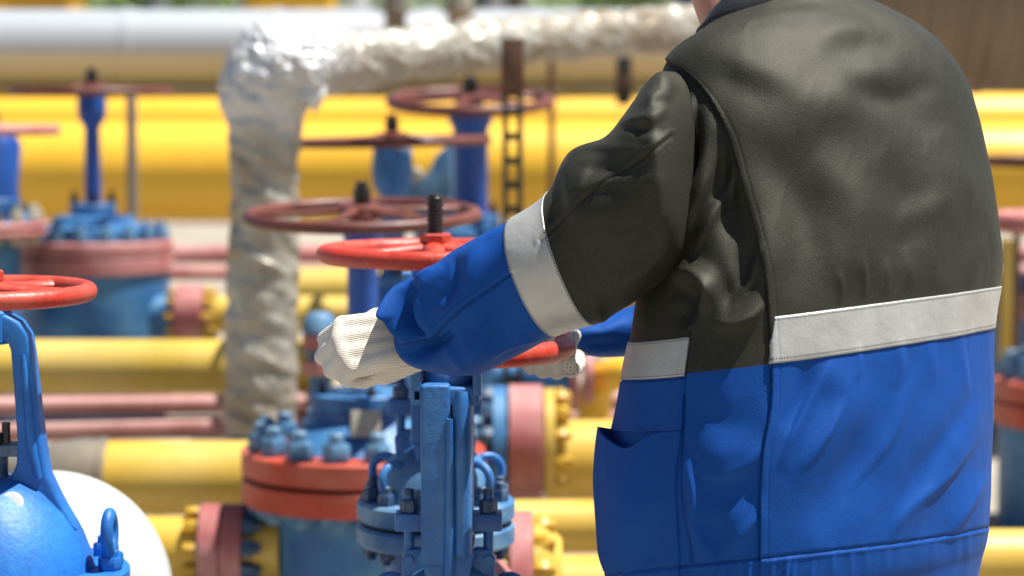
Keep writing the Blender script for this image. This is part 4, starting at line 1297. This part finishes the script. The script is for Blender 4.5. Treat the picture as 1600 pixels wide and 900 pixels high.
stitch_ = lambda v: np.exp(-((v - .955) / .006) ** 2) * .7
def patch(name, r0, r1, c0, c1, off, mat, fn=None, top=None, n=None):
    """shell over grid rows r0..r1 and columns c0..c1 (c may wrap), off metres proud of the cloth.
    top(qx) lowers the upper edge in rows, fn(v, qx, qy) adds height"""
    cols = np.array([(c0 + k) % NU for k in range(((c1 - c0) % NU) + 1)])
    n = n or int(abs(r1 - r0)) + 1
    tq = qxT[int(r1)][cols]
    hi = r1 - (top(tq) if top else 0) * np.ones(len(cols))
    t = np.linspace(0, 1, n)[:, None]
    RR = np.clip(r0 + (hi[None, :] - r0) * t, 0, NV - 1.001)
    k = np.floor(RR).astype(int); f = (RR - k)[..., None]; CC = np.repeat(cols[None, :], n, 0)
    Nn = grid_normals(G); Nn = Nn * np.sign((Nn * Nt).sum(-1, keepdims=True))
    g0 = G[k, CC] * (1 - f) + G[k + 1, CC] * f
    n0 = Nn[k, CC]
    o_ = np.full(g0.shape[:2], off)
    if fn is not None:
        a_, b_ = proj(g0)
        o_ = o_ + fn(t * np.ones_like(a_), a_, b_)
    g1 = g0 + n0 * o_[..., None]
    tv = t * np.ones(g0.shape[:2])
    arc = np.concatenate([[0], np.cumsum(np.linalg.norm(np.diff(g0[n // 2], axis=0), axis=1))])
    tu = np.repeat(arc[None, :], n, 0)
    # turn the border down: free top edge gets a hem, the rest is sewn to the cloth
    lip = g1[-1:] - n0[-1:] * .003
    mid_ = np.concatenate([g0[:1] - n0[:1] * .002, g1, lip if top else g0[-1:] - n0[-1:] * .002], 0)
    e0 = np.concatenate([g0[:1], g0, g0[-1:]], 0); en = np.concatenate([n0[:1], n0, n0[-1:]], 0)
    full = np.concatenate([e0[:, :1] - en[:, :1] * .002, mid_, e0[:, -1:] - en[:, -1:] * .002], 1)
    padv = lambda A: np.pad(A, 1, mode='edge')
    return link(name, grid_mesh(name, full, False, {'tv': padv(tv), 'tu': padv(tu), 'cut': padv(tv) * 0 - 1, 'seam': padv(stitch_(tv))}), mat, jk)

rL0, rL1 = row_of(5.0), row_of(6.0)
# which way round do columns run as px grows on the near side?
mid = (rL0 + rL1) // 2
cA, cB = u_at(mid, 1206), u_at(mid, 1540)
stepdir = 1 if ((cB - cA) % NU) < NU / 2 else -1
def crange(a, b): return (a, b) if stepdir == 1 else (b, a)
extra = 14
cR = (cB + stepdir * 34) % NU
a, b = crange(cA, cR)
patch('reflective_stripe', rL0, rL1, a, b, .0022, M['tape'])
cF0, cF1 = u_at(mid, 1076), u_at(mid, 992)
a, b = crange((cF1 - stepdir * 90) % NU, cF1 if False else cF0)
patch('reflective_stripe', rL0 - 2, rL1 - 6, a, b, .0022, M['tape'])
# pocket flap panel and patch pocket on the front-left
rF = row_of(4.32)
cP0, cP1 = u_at(rF, 1064), u_at(rF, 975)
a, b = crange((cP1 - stepdir * 20) % NU, cP0)
patch('pocket_flap', rF, rL0 - 4, a, b, .003, M['jacket'], fn=lambda v, x, y: .003 * (1 - v) ** 2)
a, b = crange((cP1 - stepdir * 30) % NU, cP0)
def droop(x): return 10 * np.exp(-((x - 992) / 26) ** 2) - 10 * np.clip((965 - x) / 30, 0, 1)
def bag(v, x, y):
    t = np.clip((1066 - x) / 100, 0, 1)
    return (.020 * np.clip(v, 0, 1) ** 1.3 * t ** 1.3 + .012 * np.sin(v * PI) * t + .006 * np.sin((x * .9 + y * .55) / 21) * t * (1 - v * .4) * np.clip(v * 4, 0, 1)
            + .005 * np.exp(-((x - 1010 + (y - 700) * .35) / 14) ** 2) * v)
patch('pocket', row_of(1.9), row_of(4.33), a, b, .0025, M['jacket'], fn=bag, top=droop)

# --- sleeves
def sleeve(name, rows_, strokes, mat, nv=300, nu=260, seed=3.0, cut_at=None, noise=.0016, expo=2.2):
    A = []
    for (tx, ty, bx, by, Y, d, bulge) in rows_:
        t_, b_ = P(tx, ty, Y), P(bx, by, Y)
        c = (t_ + b_) / 2; h = (t_ - b_) / 2
        A.append((*c, *h, d, bulge))
    A = np.array(A)
    tt = np.linspace(0, len(A) - 1, nv)
    B = cr(A, tt)
    C, Hh, d, bu = B[:, 0:3], B[:, 3:6], B[:, 6], B[:, 7]
    ax = np.gradient(C, axis=0); ax /= np.linalg.norm(ax, axis=1, keepdims=True)
    th = np.linspace(0, 2 * PI, nu, endpoint=False)
    cc, ss = ring_xy(th, 1, 1, expo)
    Gs = C[:, None, :] + Hh[:, None, :] * cc[None, :, None] + (np.array([0, -1.0, 0]) * d[:, None] + ax * bu[:, None])[:, None, :] * ss[None, :, None]
    N = grid_normals(Gs); N *= np.sign(((Gs - C[:, None, :]) * N).sum(-1).mean())
    Gs = Gs + N * (fbm(Gs * 9 + seed, 3) * noise)[..., None]
    Gs, N, seam = sculpt(Gs, strokes)
    cut = np.repeat(((cut_at - tt) * .06)[:, None], nu, 1) if cut_at is not None else np.zeros((nv, nu)) - 1
    return Gs, N, seam, cut, tt

LS = [ # top px, bottom px, depth, half depth, near-side bulge along the sleeve
    (1110, 130, 1110, 400, 3.70, .085, .00),
    (1050, 112, 1080, 415, 3.64, .105, .00),
    (1012, 128, 1052, 424, 3.60, .118, .005),
    (988, 160, 1020, 448, 3.60, .118, .012),
    (945, 214, 985, 474, 3.61, .112, .02),
    (888, 240, 955, 494, 3.63, .106, .027),
    (853, 303, 935, 502, 3.65, .098, .030),
    (796, 343, 874, 522, 3.67, .095, .032),
    (745, 372, 815, 552, 3.70, .092, .03),
    (700, 398, 758, 580, 3.72, .088, .022),
    (664, 428, 716, 584, 3.75, .078, .015),
    (630, 448, 684, 578, 3.785, .066, .010),
    (603, 467, 651, 567, 3.81, .054, .008),
]
SS = [
    ('seam', [(1050, 212), (1000, 250), (930, 296), (845, 376)], 3, 3),
    ('seam', [(797, 428), (760, 455), (720, 482), (692, 508), (676, 530), (640, 534)], 3, 4),
    ('stitch', [(1052, 222), (1003, 260), (934, 306), (850, 386)], 3, .6),
    ('stitch', [(800, 418), (760, 445), (718, 472), (690, 498)], 3, .6),
    # shoulder folds
    ('crease', [(1048, 170), (1020, 185), (985, 192), (962, 196)], 10, 6.3),
    ('ridge', [(1052, 150), (1030, 120), (1012, 130)], 12, 4.9),
    ('valley', [(1046, 200), (1015, 205), (975, 205)], 9, 5.6),
    ('crease', [(1046, 238), (1000, 236), (930, 232), (885, 240)], 12, 4.2),
    ('valley', [(1000, 262), (940, 262), (890, 262)], 10, 4.2),
    ('ridge', [(1040, 300), (960, 330), (880, 340)], 26, 3.5),
    ('valley', [(1045, 350), (980, 400), (900, 400)], 24, 4.2),
    ('crease', [(880, 300), (862, 330), (858, 372)], 9, 4.2),
    ('ridge', [(1035, 400), (990, 440), (950, 480)], 18, 3.5),
    ('crease', [(1048, 160), (1030, 150), (1008, 160)], 9, 4.9), ('crease', [(1050, 290), (985, 285), (915, 296), (870, 320)], 11, 4.2),
    ('crease', [(1048, 330), (1000, 370), (940, 380)], 11, 4.2), ('crease', [(1046, 390), (1005, 425), (960, 440)], 10, 4.2), ('crease', [(930, 245), (912, 275), (905, 310)], 10, 3.5),
    ('crease', [(1044, 222), (1000, 215), (955, 214)], 9, 5.6),
    ('crease', [(785, 352), (755, 378), (722, 420)], 10, 5), ('crease', [(795, 480), (760, 520), (735, 575)], 12, 6), ('crease', [(850, 530), (800, 540), (760, 560)], 10, 5),
    ('crease', [(680, 420), (656, 450), (652, 490), (672, 520)], 9, 11), ('crease', [(648, 440), (632, 470), (640, 505), (668, 530)], 8, 10),
    ('crease', [(705, 402), (700, 430), (680, 470)], 9, 6), ('crease', [(612, 520), (650, 552), (700, 560)], 9, 6), ('crease', [(690, 536), (720, 560), (735, 582)], 10, 6),
    # forearm
    ('ridge', [(760, 380), (740, 420), (745, 470)], 22, 6),
    ('valley', [(720, 400), (700, 440), (690, 480)], 14, 12),
    ('ridge', [(690, 412), (672, 436), (660, 470), (668, 510), (690, 535)], 11, 18),
    ('valley', [(664, 440), (648, 472), (650, 505), (672, 528)], 9, 30), ('ridge', [(655, 432), (634, 462), (630, 500), (650, 535)], 8, 16),
    ('ridge', [(640, 448), (630, 478), (636, 512), (660, 545)], 10, 14),
    ('valley', [(706, 516), (676, 540), (640, 540)], 8, 20),
    ('ridge', [(618, 500), (640, 548), (690, 566), (735, 575)], 16, 9),
    ('ridge', [(735, 584), (745, 550), (780, 520)], 22, 9),
    ('valley', [(700, 540), (720, 520), (760, 500)], 26, 6),
]
Gs, Ns, seamS, cutS, tS = sleeve('sleeve', LS, SS, M['jacket'], cut_at=6.5)
# drop tip of the cuff: pull a flap out at the top near edge
qx, qy = proj(Gs)
tip = np.exp(-(((qx - 606) / 16) ** 2 + ((qy - 482) / 14) ** 2))
Gs = Gs + (np.array([-.013, -.012, -.012]) * 1.0)[None, None, :] * tip[..., None]
ci = Gs[-1].mean(0)
cuff = np.array([ci + (Gs[-1] - ci) * .93, Gs[-12].mean(0) + (Gs[-12] - Gs[-12].mean(0)) * .86, Gs[-30].mean(0) + (Gs[-30] - Gs[-30].mean(0)) * .6])
Gs2 = np.concatenate([Gs, cuff], 0)
pe = lambda A: np.concatenate([A, A[-1:], A[-1:], A[-1:]], 0)
link('sleeve', grid_mesh('sleeve', Gs2, True, {'cut': pe(cutS), 'seam': pe(seamS)}), M['jacket'], jk)
# sleeve tape
def tape_ring(Gx, Nx, tt, t0, t1, parent, off=.0014):
    i0, i1 = int(np.abs(tt - t0).argmin()), int(np.abs(tt - t1).argmin())
    g0, n0 = Gx[i0:i1 + 1], grid_normals(Gx)[i0:i1 + 1]
    n0 = n0 * np.sign((n0 * Nx[i0:i1 + 1]).sum(-1, keepdims=True))
    g = np.concatenate([g0[:1] - n0[:1] * .002, g0 + n0 * off, g0[-1:] - n0[-1:] * .002], 0)
    tv = np.repeat(np.linspace(0, 1, len(g))[:, None], g.shape[1], 1)
    arc = np.concatenate([[0], np.cumsum(np.linalg.norm(np.diff(g[len(g) // 2], axis=0), axis=1))])
    return link('reflective_stripe', grid_mesh('reflective_stripe', g, True, {'tv': tv, 'tu': np.repeat(arc[None, :], len(g), 0)}), M['tape'], parent)
tape_ring(Gs, Ns, tS, 6.0, 7.0, jk)

# right sleeve, passing in front of him to the far side of the wheel
RS = [
    (1480, 80, 1500, 300, 3.98, .09, 0), (1440, 110, 1480, 360, 4.06, .10, 0), (1340, 240, 1390, 460, 4.18, .095, 0), (1230, 370, 1280, 540, 4.26, .085, 0),
    (1120, 430, 1150, 560, 4.24, .075, 0), (1020, 462, 1035, 562, 4.20, .068, 0), (985, 478, 990, 556, 4.19, .060, 0), (935, 492, 940, 557, 4.175, .052, 0), (884, 500, 898, 552, 4.16, .044, 0)]
Gr, Nr, seamR, cutR, tR = sleeve('sleeve', RS, [('ridge', [(980, 500), (940, 520), (900, 515)], 8, 5), ('valley', [(985, 530), (945, 540), (910, 535)], 7, 5)], M['jacket'], 160, 140, 8.0, 2.6)
ci = Gr[-1].mean(0)
Gr2 = np.concatenate([Gr, np.array([ci + (Gr[-1] - ci) * .92, Gr[-10].mean(0) + (Gr[-10] - Gr[-10].mean(0)) * .8])], 0)
pe2 = lambda A: np.concatenate([A, A[-1:], A[-1:]], 0)
link('sleeve', grid_mesh('sleeve', Gr2, True, {'cut': pe2(cutR), 'seam': pe2(seamR)}), M['jacket'], jk)
tape_ring(Gr, Nr, tR, 2.2, 3.0, jk)

# --- collar: standing band round the neck, open at the throat
nC = 120
colr = []
base = G[row_of(14.0)]
bc = base.mean(0)
for k, (f, up, fw) in enumerate(((1.04, -.012, 0), (1.05, .0, 0), (1.02, .03, .006), (.97, .058, .012), (.95, .066, .014), (.92, .062, .014), (.90, .02, .008), (.90, -.03, 0))):
    frn = ((base - bc) @ FR_) / np.abs((base - bc) @ FR_).max()
    hf = np.clip((.38 - frn) / 1.15, 0.03, 1)[:, None]
    c = bc + np.array([FR_[0] * fw, FR_[1] * fw, 0])
    colr.append(c + (base - bc) * f + np.array([0, 0, 1.0]) * (up * hf if up > 0 else up))
cG = np.array(colr)
link('collar', grid_mesh('collar', cG, True), M['navy'], jk)

# --- trousers and boots
tr = blob('trousers', [((hipL + hipR) / 2 + Vector((0, 0, .06)), .17, (hipL + hipR) / 2, .165), (hipL, .12, kneeL, .092), (kneeL, .092, ankL + Vector((0, 0, .04)), .075),
                       (hipR, .12, kneeR, .092), (kneeR, .092, ankR + Vector((0, 0, .04)), .075)], .010, 5)
link('trousers', tr, M['navy'], person)
for an in (ankL, ankR):
    d = Vector((-.64, .77, 0))
    bt = blob('boot', [(an + Vector((0, 0, .05)), .055, an - Vector((0, 0, .02)), .056), (an - d * .03 - Vector((0, 0, .045)), .045, an + d * .15 - Vector((0, 0, .045)), .043), (an - Vector((0, 0, .02)), .05, an + d * .13 - Vector((0, 0, .04)), .04)], .008, 4)
    link('boot', bt, M['boot'], person)

# --- gloves
def hand(name, wrist, xh, nh, thumb_side, curls, label=None, spread=.0, cuff=.05, sc=1.0, thumb=(.5, -.3), dots=.1, dot_s=None, heel=0.0, web=False):
    """gloved hand: wrist point, xh towards knuckles, nh out of the back; thumb on thumb_side (+1/-1 along s)"""
    x = Vector(xh).normalized(); n = Vector(nh); n = (n - x * n.dot(x)).normalized(); s = x.cross(n)
    w = Vector(wrist)
    def q(a, b, c): return w + x * a * sc + s * b * sc + n * c * sc
    caps = []
    caps += [(q(-cuff, 0, 0), .029, q(.0, 0, 0), .030)]
    lat = [-.032, -.011, .011, .031]
    ln = [(.038, .028, .022), (.046, .031, .023), (.042, .029, .022), (.028, .023, .020)]
    ra = [.0128, .0132, .0128, .0115]
    mc = [.092, .096, .092, .083]
    chain = []
    for k in range(4):
        b = lat[k] * thumb_side * -1.0
        # k=0 index lies on the thumb side
        b = -lat[k] * -1 * (-thumb_side) if False else (lat[k] * (-1 if thumb_side > 0 else 1))
        k0 = q(.005, b * .55, 0); k1 = q(mc[k] * .55, b * .85, .006); k2 = q(mc[k], b, .006 - abs(b) * .12)
        caps += [(k0, .019, k1, .018), (k1, .018, k2, .0158)]
        ang = 0.0; p = k2; ch_ = [k2]
        for j in range(3):
            ang += math.radians(curls[k][j])
            dirn = x * math.cos(ang) - n * math.sin(ang)
            p2 = p + (dirn + s * (b * spread)) * ln[k][j] * sc * 1.08
            caps.append((p, ra[k] * (1.0, .97, .92)[j] * 1.05, p2, ra[k] * (.98, .93, .86)[j] * 1.05)); p = p2; ch_.append(p2)
        chain.append(ch_)
    b = thumb_side
    t0, t1 = q(.018, b * .026, -.004), q(.052, b * .050, -.022)
    t2 = t1 + (x * thumb[0] + s * b * .25 - n * .75).normalized() * .034
    t3 = t2 + (x * thumb[0] * .5 - s * b * .55 - n * .7).normalized() * .028
    caps += [(t0, .020, t1, .0155), (t1, .0155, t2, .0138), (t2, .0138, t3, .012)]
    if web:                                                       # knit stretched between the closed fingers
        for ca, cb in zip(chain, chain[1:]):
            for t in (.55, .8, 1.0):
                o_ = q(.005, 0, 0); caps.append((o_.lerp(ca[0], t), .0168, o_.lerp(cb[0], t), .0164))
            for j in range(2):
                for t in (.15, .4, .65, .9):
                    caps.append((ca[j].lerp(ca[j + 1], t), .0110, cb[j].lerp(cb[j + 1], t), .0106))
    if heel:
        caps += [(q(.004, -.012 * thumb_side, -heel * .6), .027, q(.05, -.022 * thumb_side, -heel), .024)]
    me = blob(name, caps, .0026, 26 if web else 4)
    n_ = len(me.vertices); co = np.zeros(n_ * 3, np.float32); me.vertices.foreach_get('co', co); co = co.reshape(-1, 3)
    no = np.zeros(n_ * 3, np.float32); me.vertices.foreach_get('normal', no); no = no.reshape(-1, 3)
    rel = co - np.array(w)
    rib = rel @ np.array(s) + .25 * (rel @ np.array(n))
    palm = ((-(no @ np.array(n)) > dots) & (rel @ np.array(x) > -.005)).astype(np.float32)
    # fingers rolled under: their outer side keeps no dots
    fing = (rel @ np.array(x) > .080 * sc)
    palm = np.where(fing, 0, palm)
    if dot_s: palm = np.where(rel @ np.array(s) > dot_s, 1, palm)
    for kx, a in (('rib', rib), ('palm', palm)):
        at = me.attributes.new(kx, 'FLOAT', 'POINT'); at.data.foreach_set('value', a.astype(np.float32))
    return link(name, me, M['glove'], person)

fist = [(46, 84, 62), (52, 88, 62), (58, 90, 60), (64, 86, 56)]
hand('glove', P(654, 529, 3.808), (-.96, .04, -.14), (-.10, -.83, .52), 1, fist, sc=1.29, heel=.030, web=True)
loose = [(45, 75, 40), (50, 76, 40), (52, 74, 40), (54, 70, 40)]
hand('glove', P(886, 546, 4.16), (-.30, -.92, -.20), (-.05, .18, -1), -1, loose, sc=1.08, thumb=(.6, .2), cuff=.02, dots=-.45, dot_s=.026)
